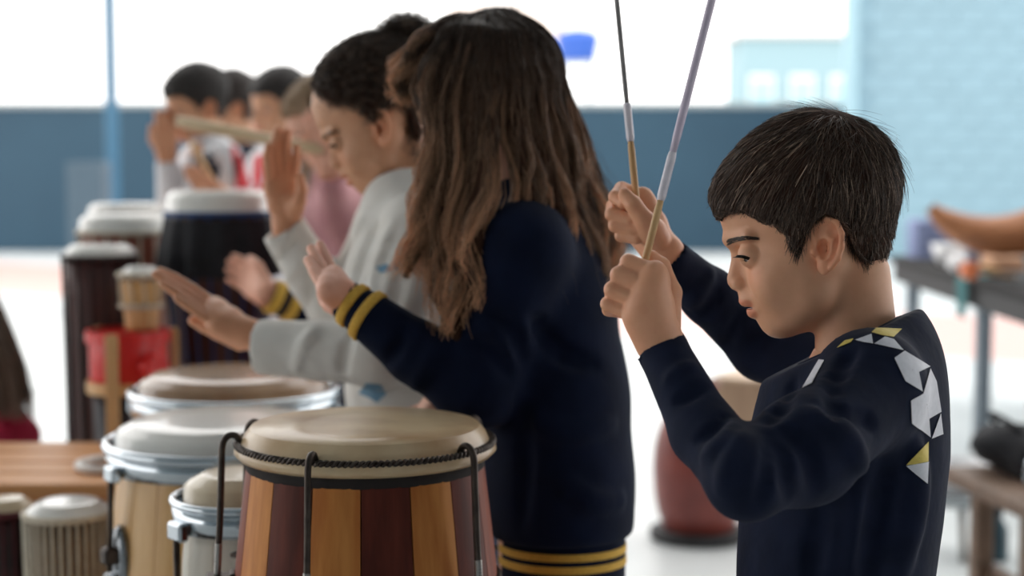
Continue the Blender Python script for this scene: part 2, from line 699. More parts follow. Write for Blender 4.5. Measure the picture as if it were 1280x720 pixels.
# round blue post
pp = P(141, 208, 17.5)
t = thing('steel_post', (pp[0], pp[1], 0), 'light blue steel post standing before the dark teal wall', 'post')
v, f = lathe((pp[0], pp[1], 0), [(.07, .02), (.07, 5.2)], 24); obj('shaft', v, f, mat('blue_post_paint', (50, 98, 128), (56, 106, 136), rough=.45), t, auto=True)
v, f = box((pp[0], pp[1], .012), (.3, .3, .024)); obj('base_plate', v, f, MATS['blue_post_paint'], t, smooth=False)
for sx in (-1, 1):
    for sy in (-1, 1):
        v, f = lathe((pp[0] + sx * .115, pp[1] + sy * .115, .024), [(.014, 0), (.014, .018), (.006, .024)], 8); obj('bolt', v, f, mat('dull_steel', (120, 124, 128), rough=.4, metal=.8), t)
# grey plinth by the post
a = P(112, 262, 13.0)
t = thing('equipment_locker', (a[0], a[1], 0), 'grey steel locker standing in front of the blue post', 'locker')
hz = P(112, 203, 13.0)[2]
v, f = box((a[0], a[1], hz / 2 + .02), (.29, .29, hz - .04)); obj('body', v, f, mat('grey_locker_paint', (74, 92, 106), (82, 100, 114), rough=.5), t, smooth=False)
v, f = box((a[0], a[1] - .147, hz / 2 + .02), (.25, .012, hz - .14)); dr = obj('door', v, f, MATS['grey_locker_paint'], t, smooth=False)
v, f = box((a[0] + .1, a[1] - .165, hz * .55), (.015, .03, .1)); obj('handle', v, f, MATS['dull_steel'], dr, smooth=False)

# outside, beyond the low wall
def building(name, px0, px1, pytop, d, label, mt, mw, nwin):
    a, b = P(px0, 132, d), P(px1, 132, d)
    zt = P(px0, pytop, d)[2]
    t = thing(name, ((a[0] + b[0]) / 2, d, 0), label, 'building')
    w = b[0] - a[0]
    v, f = box(((a[0] + b[0]) / 2, d + 1.5, zt / 2), (w, 3, zt)); obj('walls', v, f, mt, t, smooth=False)
    v, f = box(((a[0] + b[0]) / 2, d + 1.5, zt + .05), (w + .3, 3.3, .1)); obj('roof', v, f, mat('pale_roof', (206, 196, 190), rough=.7), t, smooth=False)
    for i in range(nwin):
        x = a[0] + w * (i + .5) / nwin
        v, f = box((x, d - .02, zt * .62), (w / nwin * .62, .08, zt * .3)); fr = obj('window', v, f, mw, t, smooth=False)
        v, f = box((x, d - .05, zt * .62), (w / nwin * .5, .06, zt * .24)); obj('pane', v, f, mat('pale_glass', (170, 205, 215), rough=.15), fr, smooth=False)
    return t


building('building', 925, 1075, 48, 42.0, 'pale cyan building beyond the low wall beside the block wall', mat('pale_cyan_render', (150, 178, 186), (158, 186, 194), rough=.8), mat('white_frame', (226, 226, 226), rough=.6), 3)
building('building', 560, 705, 8, 50.0, 'cream building beyond the low wall behind the blue water tank', mat('cream_render', (232, 214, 204), (238, 222, 212), rough=.8), MATS['white_frame'], 3)
# blue water tank on a frame
tc = P(722, 78, 44.0)
t = thing('water_tank', (tc[0], tc[1], 0), 'round blue water tank on a steel frame beyond the low wall', 'water tank')
zb, zt = tc[2], P(722, 36, 44.0)[2]
v, f = lathe((tc[0], tc[1], 0), [(.40, zb), (.50, zb + .06), (.62, zb + (zt - zb) * .7), (.64, zb + (zt - zb) * .74), (.45, zt - .06), (.12, zt), (.001, zt)], 32)
obj('tank', v, f, mat('tank_blue', (52, 96, 190), (60, 104, 198), rough=.4), t)
for sx in (-1, 1):
    for sy in (-1, 1):
        v, f = box((tc[0] + sx * .33, tc[1] + sy * .33, zb / 2 - .03), (.07, .07, zb - .06)); obj('leg', v, f, mat('tank_frame', (190, 196, 200), rough=.6), t, smooth=False)
v, f = box((tc[0], tc[1], zb - .03), (.9, .9, .06)); obj('platform', v, f, MATS['tank_frame'], t, smooth=False)
# ------------------------------------------------------------------ people: shared pieces
def ipl(x, xs, ys):
    return np.interp(x, xs, ys)


FACE = [(901, 274), (905.3, 287), (908.5, 299), (911.5, 308), (915.2, 318), (915.6, 326), (913.2, 338), (910.6, 349), (911.5, 356), (916.5, 362.5),
        (924, 366), (925.8, 373), (925.8, 379.5), (929, 382.5), (937.5, 385.5), (936, 388.5), (937.5, 394), (942, 397), (948.5, 399.5), (952.5, 405),
        (958, 412.5), (966, 418.5), (976.6, 420), (990, 416), (1006, 409), (1020, 400), (1030, 360), (1030, 260), (1000, 180), (960, 172), (925, 195), (906, 220), (899, 245)]
AX_F = np.array([[.9, -.436, 0], [.436, .9, 0], [0, 0, 1.0]])
AX_C = np.array([[.92, -.39, 0], [.39, .92, 0], [0, 0, 1.0]])
CRANIUM = ((1010, -240, 0), (107, 93, 90))


def head_field(h, neck, detail=True, lo=(884, -500, -112), hi=(1140, -128, 112)):
    F = Field(lo, hi, h)
    c, r = CRANIUM
    F.add(ell(c, r, AX_C))
    F.add(ell((994, -336, 0), (60, 82, 62), AX_F), 20)
    for s in (-1, 1):
        F.add(ell((1012, -318, s * 42), (48, 50, 28)), 26)
        F.add(rc((1018, -368, s * 46), (978, -399, s * 12), 21, 19), 22)
        F.add(ell((968, -352, s * 36), (22, 28, 22)), 24)
    th = lambda Y: ipl(-Y, [172, 240, 275, 296, 308, 320, 335, 350, 360, 368, 375, 392, 402, 421], [40, 55, 55, 46, 24, 12, 10.5, 12, 14, 20, 26, 27, 24, 22])
    F.add(slab([(x, -y) for x, y in FACE], th, lambda Y: th(Y) * .85), 13)
    for s in (-1, 1):
        F.sub(ell((920, -318, s * 47), (17, 12, 24), AX_F), 14)
        F.add(rc((913, -301, s * 14), (938, -296, s * 56), 7, 6), 12)
        F.add(ell((926, -355, s * 12), (8.5, 7.5, 6)), 5)                # nostril wing
        F.sub(ell((923, -363.5, s * 7.5), (5, 2.6, 3.6)), 2)
        # closed-down lids around the eye
        E = np.array((942.5, -318.0, s * 39))
        F.add(ell(E, (17.5, 17, 17.5)), 4)
        F.sub(rc((925, -322.5, s * 30), (937, -324, s * 52), 3.4, 2.6), 1.0)
    F.add(rc((937, -379, -13), (937, -379, 13), 6.5), 5)                 # lips
    F.add(rc((944, -391.5, -11), (944, -391.5, 11), 6.5), 5)
    F.sub(ell((939, -385.5, 0), (12, 1.7, 24)), 1.5)
    # ears
    if detail:
        for s in (-1, 1):
            ew = lambda x: s * (72 + (x - 1016) * .50)
            R = np.array([[.92, 0, -.39 * s], [0, 1, 0], [.39 * s, 0, .92]])
            F.add(ell((1034, -304, ew(1034) - s * 1), (18, 32, 5.5), R), 3)
            F.add(ell((1030, -330, ew(1030)), (9, 11, 5), R), 4)
            hx = [(1021, 303), (1017.5, 290), (1022, 278), (1033, 273), (1044, 278), (1050, 291), (1049.5, 306), (1046, 320), (1038, 332)]
            for a, b in zip(hx[:-1], hx[1:]):
                F.add(rc((a[0], -a[1], ew(a[0]) + s * 4), (b[0], -b[1], ew(b[0]) + s * 4), 3.6), 2.2)
            for a, b in (((1033, 282), (1040, 298)), ((1040, 298), (1037, 316)), ((1037, 316), (1029, 324))):
                F.add(rc((a[0], -a[1], ew(a[0]) + s * 3.5), (b[0], -b[1], ew(b[0]) + s * 3.5), 2.6), 2.5)
            F.sub(ell((1028.5, -309, ew(1028) + s * 7), (7.5, 13, 11)), 2)
            F.sub(ell((1037, -288, ew(1037) + s * 6), (8, 8, 5)), 2)
            F.add(ell((1018, -312, ew(1018) + s * 3), (4.2, 6.5, 5)), 3)
    for a, b, r1, r2 in neck:
        F.add(rc(a, b, r1, r2), 10)
    return F


def head_colors(V):
    x, y, w = V[:, 0], -V[:, 1], np.abs(V[:, 2])
    C = np.ones((len(V), 3))

    def blend(m, c):
        m = np.clip(m, 0, 1)[:, None]
        C[:] = C * (1 - m) + np.array(c) * C * m
    lip = 1.35 - np.sqrt(((x - 936) / 13.5) ** 2 + ((y - 380) / 6.0) ** 2 + (w / 23) ** 2)
    lip2 = 1.35 - np.sqrt(((x - 943) / 11) ** 2 + ((y - 391) / 7.0) ** 2 + (w / 22) ** 2)
    blend(np.maximum(lip, lip2) * 4, (1.0, .76, .73))
    blend(1.0 - np.sqrt(((x - 945) / 26) ** 2 + ((y - 345) / 22) ** 2 + ((w - 45) / 30) ** 2), (1.06, .9, .86))
    ear = 1.2 - np.sqrt(((x - 1034) / 26) ** 2 + ((y - 305) / 40) ** 2)
    blend(ear * 2 * (w > 70), (1.08, .92, .86))
    return C


def surf_w(G, fig, px, py, w0, w1):
    """depth offset where the sight line through a pixel first meets the sculpted cloth"""
    for w in np.arange(w0, w1, G.h * .5):
        q = fig.p(px, py, w)
        i = np.round((q - G.lo) / G.h).astype(int)
        if (i < 0).any() or (i >= G.F.shape).any(): continue
        if G.F[tuple(i)] < 0: return w
    return None


def folds(G, fig, lines, w0=-.36, w1=.1):
    """soft ridges (amp > 0) and creases (amp < 0) laid along pixel polylines on the cloth; amp in metres"""
    todo = []
    for pts, amp, r in lines:
        path = smooth_path([(x, y, 0) for x, y in pts], max(6, 4 * len(pts)))
        loc = []
        for x, y, _ in path:
            w = surf_w(G, fig, x, y, w0, w1)
            if w is not None: loc.append(fig.p(x, y, w + (r - amp if amp > 0 else -(r + amp))))
        todo.append((loc, amp, r))
    for loc, amp, r in todo:
        n = len(loc)
        for i in range(n - 1):
            if np.linalg.norm(loc[i + 1] - loc[i]) > .03: continue
            t0, t1 = (math.sin(math.pi * (i + .5) / n)), (math.sin(math.pi * (i + 1.5) / n))
            pr = rc(loc[i], loc[i + 1], r * (.6 + .4 * t0), r * (.6 + .4 * max(t1, 0)))
            (G.add if amp > 0 else G.sub)(pr, r * 1.1)


class Head:
    """canonical head (pixel-sized units) placed in the world"""
    def __init__(s, px, py, d, scale=1.0, roll=0.0, yaw=0.0, frame=None):
        s.R0 = axes_at(px, py) if frame is None else frame
        a = math.radians(yaw)
        Ry = np.array([[math.cos(a), 0, math.sin(a)], [0, 1, 0], [-math.sin(a), 0, math.cos(a)]])
        q = math.radians(roll)
        Rz = np.array([[math.cos(q), -math.sin(q), 0], [math.sin(q), math.cos(q), 0], [0, 0, 1]])
        s.M = s.R0 @ Ry @ Rz
        s.k = 0.00075 * scale
        s.O = P(px, py, d)
        s.px, s.py, s.d = px, py, d
        s.Rz = Rz

    def world(s, V):
        return (np.asarray(V) - np.array([1010, -270, 0])) @ s.M.T * s.k + s.O

    def canon(s, q):
        return (np.asarray(q) - s.O) @ s.M / s.k + np.array([1010, -270, 0])

    def poly(s, pts):
        """photo outline -> canonical outline on the head's middle plane"""
        out = []
        for x, y in pts:
            a = np.array([x - s.px, s.py - y, 0]) / (FPX / s.d) / s.k
            a = s.Rz.T @ a
            out.append((a[0] + 1010, a[1] - 270))
        return out


HAIRLINE = [(886, 247), (893, 228), (908, 198), (935, 171), (962, 152), (996, 135), (1030, 129), (1059, 135), (1089, 149), (1113, 166), (1128, 190), (1131, 223), (1128, 257),
            (1118, 290), (1111, 318), (1107, 334), (1089, 333), (1073, 319), (1062, 300), (1052, 280), (1044, 270), (1030, 266), (1018, 271), (1008, 288), (1003, 300), (998, 315), (990, 301),
            (983, 289), (969, 280), (955, 275), (940, 267), (926, 264), (912, 268), (901, 274)]


def hair_hull(poly, off, h, rnd=6, extra=(), side=3):
    xs = [q[0] for q in poly]; ys = [q[1] for q in poly]
    F = Field((min(880, min(xs) - 6), min(min(ys) - 8, -345), -118), (1145, max(-118, max(ys) + 6), 118), h)
    c, r = CRANIUM
    F.add(ell(c, [q + off for q in r], AX_C))
    for s in (-1, 1):
        F.add(ell((1014, -316, s * 42), (50 + side, 50 + side, 28 + side)), 24)
        F.add(ell((1070, -300, s * 10), (34, 42, 40)), 24)
    F.add(ell((925, -250, 0), (28 + off, 40, 52)), 20)
    big = (lambda Y: np.full_like(np.asarray(Y, dtype=float), 200.0))
    pr = slab([(x, y) for x, y in poly], big, lambda Y: np.full_like(np.asarray(Y, dtype=float), .5))
    lo = np.array([F.ax[i][0] for i in range(3)]); hi = np.array([F.ax[i][-1] for i in range(3)])
    F.inter((lo, hi, pr[2]), rnd)
    for e in extra: F.add(*e)
    return F


def finger_chain(F, pts, r, k=0.002):
    for i in range(len(pts) - 1):
        F.add(rc(pts[i], pts[i + 1], r[i], r[i + 1]), k)


def hand_field(fig, wrist, fingers, thumb, rf=0.0072, h=0.0014, forearm=None, palm_r=0.011, rw=0.019, thenar=None, kf=0.0016):
    """wrist / finger joints as (px, py, w)"""
    q = lambda t: fig.p(*t)
    allp = [q(wrist)] + [q(t) for f in fingers for t in f] + [q(t) for t in thumb]
    fa = [q(t) for t in (forearm or [])]
    F = fig.field(allp + fa, 0.028, h)
    w = q(wrist)
    for a in fa: F.add(rc(w, a, rw, rw * .98), 0.004)
    m = [q(f[0]) for f in fingers]
    for i, a in enumerate(m):
        F.add(rc(w + (a - w) * .12, a, rw * .72, palm_r), 0.012)
    for a, b in zip(m[:-1], m[1:]):
        F.add(rc(a + (w - a) * .12, b + (w - b) * .12, palm_r * .98), 0.008)
        F.add(rc(a + (w - a) * .45, b + (w - b) * .45, palm_r * 1.1), 0.01)
    sc = [1.0, 1.04, 1.0, .86]
    for i, f in enumerate(fingers):
        p = [q(t) for t in f]
        r = rf * sc[i]
        finger_chain(F, p, [r * 1.12, r * 1.06, r * .98, r * .86], kf)
    tp = [q(t) for t in thumb]
    finger_chain(F, tp, [rf * 1.7, rf * 1.4, rf * 1.2, rf * .95], 0.003)
    if thenar is not None: F.add(ell(q(thenar[:3]), (thenar[3],) * 3), 0.012)
    return F


def to_world(fig, F, it=0):
    V, Q = F.mesh()
    if it: V = relax(V, Q, it)
    return fig.world(V), Q[:, ::-1]


def band(fig, a, b, r1, r2, off, name, mt, parent, n=40, thick=0.0015, sq=None):
    """knit stripe hugging a tapered limb between points a and b (fig local)"""
    a = np.asarray(a); b = np.asarray(b)
    t = b - a; L = np.linalg.norm(t); t = t / L
    ref = np.array([0, 0, 1.0]) if abs(t[2]) < .8 else np.array([1.0, 0, 0])
    u = np.cross(t, ref); u /= np.linalg.norm(u); v = np.cross(t, u)
    V = []; prof = [(0, r1 - .003), (0, r1 + off), (.15, r1 + (r2 - r1) * .15 + off + thick), (.85, r1 + (r2 - r1) * .85 + off + thick), (1, r2 + off), (1, r2 - .003)]
    for f_, r in prof:
        for j in range(n):
            th = 2 * math.pi * j / n
            V.append(a + t * L * f_ + r * (math.cos(th) * u + math.sin(th) * v))
    V = np.array(V)
    f = []
    for i in range(len(prof) - 1):
        for j in range(n):
            f.append((i * n + j, i * n + (j + 1) % n, (i + 1) * n + (j + 1) % n, (i + 1) * n + j))
    return obj(name, fig.world(V), f, mt, parent)


def loop_tube(fig, pts, r, name, mt, parent, closed=True, n=8):
    p = np.array(pts)
    if closed:
        p = np.vstack([p, p[:2]])
    v, f = tube(fig.world(p), r, n, cap=not closed)
    return obj(name, v, f, mt, parent)


def ellipse3(c, a, b, n=40):
    """points of an ellipse with half-axis vectors a and b"""
    c, a, b = map(np.asarray, (c, a, b))
    return [c + a * math.cos(t) + b * math.sin(t) for t in np.linspace(0, 2 * math.pi, n, endpoint=False)]


def lower_body(th, x, y, hip, yawdeg, trouser, shoe, wide=0.085, h=0.009, stride=0.03):
    """trousers down to the floor and two shoes, in the world"""
    R = rz(math.radians(yawdeg))
    q = lambda a, b, z: np.array([x, y, 0]) + R @ np.array([a, b, z])     # a = forward (-x when yaw 0 -> forward is -x), b = side
    F = Field((x - .3, y - .3, 0.02), (x + .3, y + .3, hip + .16), h)
    F.add(rc(q(0, -.05, hip + .02), q(0, .05, hip + .02), .095, flat=(R @ np.array([1, 0, 0]), .85)))
    for s in (-1, 1):
        st = stride * s
        F.add(rc(q(0, s * .065, hip - .02), q(st * .3, s * wide, hip * .52), .078, .055), .03)
        F.add(rc(q(st * .3, s * wide, hip * .52), q(st, s * wide, .07), .055, .042), .02)
    F.inter(plane((x, y, .045), (0, 0, -1), .6))
    V, Q = F.mesh()
    obj('trousers', V, Q, trouser, th)
    for s in (-1, 1):
        st = stride * s
        G = Field((x - .32, y - .32, 0), (x + .32, y + .32, .14), .009)
        G.add(rc(q(st + .03, s * wide, .035), q(st - .10, s * (wide + .012), .028), .038, .034))
        G.add(rc(q(st + .01, s * wide, .05), q(st, s * wide, .09), .036, .034), .02)
        G.inter(plane((x, y, .006), (0, 0, -1), .6))
        V, Q = G.mesh()
        obj('shoe', V, Q, shoe, th)


def core(fig, chain, h=0.007):
    """body under the clothes: list of (a, b, r1, r2) in fig local"""
    pts = [c[0] for c in chain] + [c[1] for c in chain]
    F = fig.field(pts, .12, h)
    for a, b, r1, r2 in chain: F.add(rc(a, b, r1, r2), .03)
    V, Q = to_world(fig, F)
    return V, Q, None


def eyes(hd, th, mt, look=(-1, -.55, 0)):
    lk = np.array(look, dtype=float)
    for s in (-1, 1):
        E = np.array((942.5, -318.0, s * 39))
        v, f = [], []
        n, m = 24, 16
        l = lk + np.array([0, 0, s * .5]); l /= np.linalg.norm(l)
        u = np.cross(l, [0, 0, 1.0]); u /= np.linalg.norm(u); w = np.cross(l, u)
        C = []
        for i in range(m + 1):
            ph = math.pi * i / m
            for j in range(n):
                a = 2 * math.pi * j / n
                v.append(E + 16.2 * (math.cos(ph) * l + math.sin(ph) * (math.cos(a) * u + math.sin(a) * w)))
                C.append((.012, .009, .008) if ph < .3 else (.045, .022, .012) if ph < .68 else (.55, .52, .5))
        for i in range(m):
            for j in range(n):
                f.append((i * n + j, i * n + (j + 1) % n, (i + 1) * n + (j + 1) % n, (i + 1) * n + j))
        obj('eye', hd.world(np.array(v)), f, mt, th, colors=np.array(C))


def brows_lashes(hd, th, mt, VQ, nb=230, width=0.0003, col=(.9, .9, .9)):
    """hairs rooted on the skin of the head mesh VQ (canonical units)"""
    bvh = BVHTree.FromPolygons([tuple(q) for q in VQ[0].tolist()], VQ[1].tolist())

    def skin(x, y, s):
        h = bvh.ray_cast(Vector((x, -y, -150)), Vector((0, 0, 1)))
        z = -30.0 if h[0] is None else h[0].z
        return np.array([x, -y, s * -z])
    for s in (-1, 1):
        S = []
        for i in range(nb):
            t = random.random()
            x = 910.5 + 36 * t; y = 304.5 - 7.5 * math.sin(t * 2.0) + random.uniform(-3.8, 3.8) * (1 - t * .6)
            a = skin(x, y, s); b = skin(x + 4 + 3 * t, y - 1.6 + 3 * t, s)
            o = np.array([-.3, .2, s * .9])
            S.append([a, (a + b) / 2 + o, b + o * .8])
        V, F, C = strand_mesh(np.array(S), width / hd.k, np.tile(np.array([col]), (len(S), 1)))
        tag(obj('eyebrow', hd.world(V), F, mt, th, colors=C), kind='stuff')
        S = []
        for i in range(44):
            t = i / 43
            a = skin(924.5 + 16 * t, 319.3 + 2.0 * t - 1.5 * math.sin(t * 3.1), s)
            d = np.array([-6.0 + 4 * t, -3.4, s * (2 + 2.5 * t)])
            S.append([a, a + d * .55 + np.array([0, -.9, 0]), a + d + np.array([0, .5, 0])])
        V, F, C = strand_mesh(np.array(S), width * 1.3 / hd.k, np.tile(np.array([(.02, .015, .012)]), (len(S), 1)))
        tag(obj('eyelashes', hd.world(V), F, mt, th, colors=C), kind='stuff')


def scatter_cols(n, base, var, light=None, pl=0.1):
    c = np.array(base)[None] * (1 + RNG.normal(size=(n, 1)) * var)
    if light is not None:
        m = RNG.random(n) < pl
        c[m] = np.array(light) * (1 + RNG.normal(size=(m.sum(), 1)) * var)
    return np.clip(c, .002, 1)


M_EYE = mat('eye_surface', (255, 255, 255), (255, 255, 255), rough=.12, attr=True, coat=.6)
M_SKIN = mat('skin_tan', (220, 163, 129), (226, 170, 136), scale=60, rough=.48, sss=.12, attr=True, bump=(900, .05, .001), spec=.4)
M_SKIN2 = mat('skin_warm', (206, 152, 118), (212, 159, 125), scale=60, rough=.48, sss=.1, attr=True, spec=.4)
M_SKIN3 = mat('skin_rosy', (224, 172, 148), (230, 180, 157), scale=50, rough=.5, attr=True, spec=.35)
M_HAIR = mat('dark_brown_hair', (255, 255, 255), (235, 235, 235), scale=300, rough=.38, attr=True, spec=.4, translucent=.1)
M_HAIRB = mat('hair_under_layer', (52, 36, 29), (66, 45, 36), scale=80, stretch=(1, 1, .2), rough=.85, spec=.1, bump=(160, .4, .003))
M_HAIRL = mat('long_brown_hair', (255, 255, 255), (235, 235, 235), scale=300, rough=.36, attr=True, spec=.35, translucent=.25)
M_NAVY = mat('navy_cotton', (18, 25, 44), (23, 30, 52), scale=35, rough=.88, sheen=.02, bump=(28, .2, .010), spec=.15)
M_NAVYJ = mat('navy_fleece', (10, 18, 38), (14, 23, 46), scale=18, rough=.92, sheen=.02, bump=(16, .2, .015), spec=.12)
M_YEL = mat('yellow_knit', (206, 160, 62), (220, 176, 78), scale=300, rough=.85, bump=(500, .3, .002))
M_WHITEJ = mat('white_jersey', (214, 210, 204), (224, 221, 216), scale=20, rough=.9, bump=(14, .35, .02), spec=.2)
M_DENIM = mat('dark_blue_trousers', (30, 36, 56), (40, 47, 70), scale=60, rough=.85, bump=(20, .3, .01))
M_SHOE = mat('dark_trainer', (38, 38, 42), (52, 52, 58), scale=40, rough=.6)
M_PRINTW = mat('white_print', (214, 214, 222), (222, 222, 230), scale=200, rough=.7)
M_PRINTY = mat('yellow_print', (212, 188, 92), (222, 200, 106), scale=200, rough=.7)
M_WOODSTICK = mat('pale_stick_wood', (196, 154, 104), (214, 174, 124), scale=40, stretch=(1, 1, .08), rough=.5)
M_TAPE = mat('white_plastic_wrap', (214, 208, 218), (228, 222, 230), scale=60, rough=.35, bump=(260, .3, .001))


def decal(name, polys, shirt_V, shirt_Q, mt, parent, off=0.0012, step=1.6):
    """flat print: each outline is draped over the cloth surface"""
    bvh = BVHTree.FromPolygons([tuple(q) for q in shirt_V.tolist()], shirt_Q.tolist())
    V = []; F = []
    for poly in polys:
        pl = np.array(poly, dtype=float)
        # dense outline, fan of rings towards the centroid: draped vertex by vertex
        out = []
        for a, b in zip(pl, np.roll(pl, -1, 0)):
            n = max(1, int(np.linalg.norm(b - a) / step))
            out += [a + (b - a) * i / n for i in range(n)]
        out = np.array(out); c = pl.mean(0)
        nr = max(3, int(np.abs(out - c).max() / step / 2))
        rings = []
        ok = True
        for k in range(nr + 1):
            t = 1 - k / nr
            rings.append([c + (o - c) * max(t, .02) for o in out])
        base = len(V)
        for rg in rings:
            for x, y in rg:
                d = P(x, y, 1.0) - CAM; d /= np.linalg.norm(d)
                hit = bvh.ray_cast(Vector(CAM), Vector(d))
                if hit[0] is None:
                    hit = bvh.find_nearest(Vector(P(x, y, 1.45)))
                nn = hit[1]
                if nn.dot(Vector(d)) > 0: nn = -nn
                V.append(np.array(hit[0] + nn * off))
        m = len(out)
        for k in range(nr):
            for j in range(m):
                F.append((base + k * m + j, base + k * m + (j + 1) % m, base + (k + 1) * m + (j + 1) % m, base + (k + 1) * m + j))
    return obj(name, np.array(V), F, mt, parent)


def drum_stick(label, a, b, parts, r=0.0042, group=None):
    """round stick from a to b; parts = [(t0, t1, radius factor, material, name)]"""
    a = np.asarray(a); b = np.asarray(b)
    t = thing('drumstick', a, label, 'drumstick', group)
    for t0, t1, k, mt, nm in parts:
        n = 10
        pts = [a + (b - a) * (t0 + (t1 - t0) * i / n) for i in range(n + 1)]
        rr = np.full(n + 1, r * k); rr[0] *= .8; rr[-1] *= .8
        v, f = tube(pts, rr, 12)
        obj(nm, v, f, mt, t)
    return t
# ------------------------------------------------------------------ the boy with two sticks
def make_boy():
    fig = Fig(1010, 400, 1.5)
    p = fig.p
    base = P(1050, 400, 1.5); base[2] = 0
    th = thing('person', base, 'boy in navy shirt with white and yellow triangles holding up two thin sticks', 'person')
    hd = Head(1010, 270, 1.5)
    # skin: head + neck
    F = head_field(1.9, [((1062, -345, 0), (1074, -440, 0), 50, 50), ((1074, -440, 0), (1080, -495, 0), 50, 58)])
    V, Q = F.mesh()
    VQ = (V, Q)
    parts = [(hd.world(V), Q[:, ::-1], head_colors(V))]
    # near hand (its back to us) and far hand (its palm to us)
    near = hand_field(fig, (825, 430, -.135),
                      [[(818, 341, -.149), (786, 328, -.142), (783, 335, -.118), (800, 341, -.108)],
                       [(811, 359, -.152), (774, 344, -.144), (773, 352, -.118), (793, 358, -.108)],
                       [(803, 377, -.150), (766, 362, -.142), (766, 369, -.117), (786, 375, -.108)],
                       [(795, 394, -.145), (760, 380, -.136), (761, 387, -.114), (779, 391, -.107)]],
                      [(834, 408, -.126), (838, 366, -.112), (826, 334, -.108), (814, 322, -.112)],
                      rf=.0070, forearm=[(843, 458, -.143)], rw=.0185, palm_r=.0108)
    far = hand_field(fig, (834, 322, .118),
                     [[(803, 246, .142), (777, 236, .136), (769, 246, .114), (779, 254, .104)],
                      [(795, 262, .146), (767, 258, .136), (765, 268, .110), (786, 274, .101)],
                      [(794, 277, .145), (770, 273, .134), (769, 282, .109), (790, 287, .101)],
                      [(799, 292, .140), (777, 288, .130), (776, 295, .110), (794, 299, .102)]],
                     [(822, 300, .106), (806, 276, .094), (792, 256, .092), (781, 243, .096)],
                     rf=.0070, forearm=[(845, 333, .123)], rw=.0185, palm_r=.0105, thenar=(814, 288, .106, .013))
    for G in (near, far):
        V, Q = to_world(fig, G)
        parts.append((V, Q, np.ones((len(V), 3)) * np.array([1.03, .95, .92])))
    # body under the clothes
    M0 = p(1006, 563, -.2)
    S1, E1, W1 = p(1087, 496, -.122), p(934, 598, -.25), p(828, 437, -.135)
    S2, E2, W2 = p(1085, 478, .125), p(955, 432, .2), p(836, 325, .12)
    parts.append(core(fig, [(p(1085, 480, 0), p(1050, 660, 0), .06, .07), (S1, S2, .022, .022), (S1, M0, .02, .016), (M0, E1, .016, .012), (E1, p(881, 541, -.19), .012, .013), (p(881, 541, -.19), W1, .016, .014),
                            (S2, E2, .024, .022), (E2, p(886, 370, .16), .016, .012), (p(886, 370, .16), W2, .012, .011), (p(1050, 660, 0), p(1045, 900, 0), .07, .075)], .012))
    V, Q, C = join(parts)
    obj('body', V, Q, M_SKIN, th, colors=C)
    eyes(hd, th, M_EYE)
    brows_lashes(hd, th, M_HAIR, VQ, nb=230, col=(.06, .04, .03))
    # hair
    Fh = hair_hull([(x, -y) for x, y in HAIRLINE], 8, 2.7)
    Vh, Qh = Fh.mesh()
    Vw = hd.world(Vh); Qw = Qh[:, ::-1]
    hair = obj('hair', Vw, Qw, M_HAIRB, th)
    whorl = np.array([1046, -146, -12.0])

    def flow(q, n):
        c = hd.canon(q)
        d = c - whorl; d /= np.linalg.norm(d, axis=1)[:, None] + 1e-6
        side = np.clip((-c[:, 1] - 190) / 90, 0, 1)
        fwd = np.stack([-np.ones(len(c)), -.75 * np.ones(len(c)), np.zeros(len(c))], 1)
        front = np.clip((1015 - c[:, 0]) / 70, 0, 1)
        dn = np.array([.25, -1, 0])
        g = d + fwd * (.9 * front)[:, None] + dn * (.8 * side)[:, None]
        return g @ hd.M.T
    HP = [(x, -y) for x, y in HAIRLINE]
    rt, nr = surf_samples(Vw, Qw, 13500)
    # fuzz over the hairline, rooted on the skin around the hair's edge
    sk = parts[0]
    def rim(c, n):
        q = hd.canon(c); d = poly_sd(HP, q[:, 0], q[:, 1])
        back = (q[:, 0] > 985) & (q[:, 0] < 1082) & (q[:, 1] < -262) & (np.abs(q[:, 2]) > 20)
        ear = ((q[:, 0] - 1034) / 21) ** 2 + ((q[:, 1] + 306) / 37) ** 2 > 1
        return np.where((d > -4) & (d < 7) & back & ear, np.exp(-np.maximum(d, 0) / 3), 0)
    rt2, nr2 = surf_samples(sk[0], sk[1], 1500, rim)
    cr = hd.canon(rt)
    low = np.clip((-cr[:, 1] - 228) / 50, 0, 1) * np.clip((cr[:, 0] - 940) / 40, 0, 1)
    ln = .036 * (1 - .66 * low)
    cell = np.floor(cr / 7.5).astype(int)
    hsh = (cell[:, 0] * 73856093 ^ cell[:, 1] * 19349663 ^ cell[:, 2] * 83492791) % 4096
    tab = RNG.normal(size=(4096, 3)); tl = RNG.random(4096)
    S = comb(Vw, Qw, rt, nr, lambda q, n: flow(q, n) + tab[hsh] * .22, ln, n=5, lift0=-.002, lift1=.0026, jit=.10)
    S[:, :, :] += (nr * ((tl[hsh] - .5) * .0022)[:, None])[:, None, :] * np.linspace(.3, 1, 5)[None, :, None]
    cols = scatter_cols(len(rt), (.105, .064, .046), .4, (.34, .24, .18), .17) * (.65 + .7 * tl[hsh])[:, None]
    V, Q, C = strand_mesh(S, .00038, cols)
    S2_ = comb(sk[0], sk[1], rt2, nr2, flow, .007, n=4, lift0=0, lift1=.0012, jit=.3)
    V2, Q2, C2 = strand_mesh(S2_, .00022, scatter_cols(len(rt2), (.05, .034, .026), .3))
    # loose ends standing off the crown
    rt3, nr3 = surf_samples(Vw, Qw, 260, lambda c, n: ((hd.canon(c)[:, 1] > -215) & (hd.canon(c)[:, 0] > 1010)) * 1.0)
    S3 = comb(Vw, Qw, rt3, nr3, flow, .034, n=6, lift0=0, lift1=.009, jit=.45)
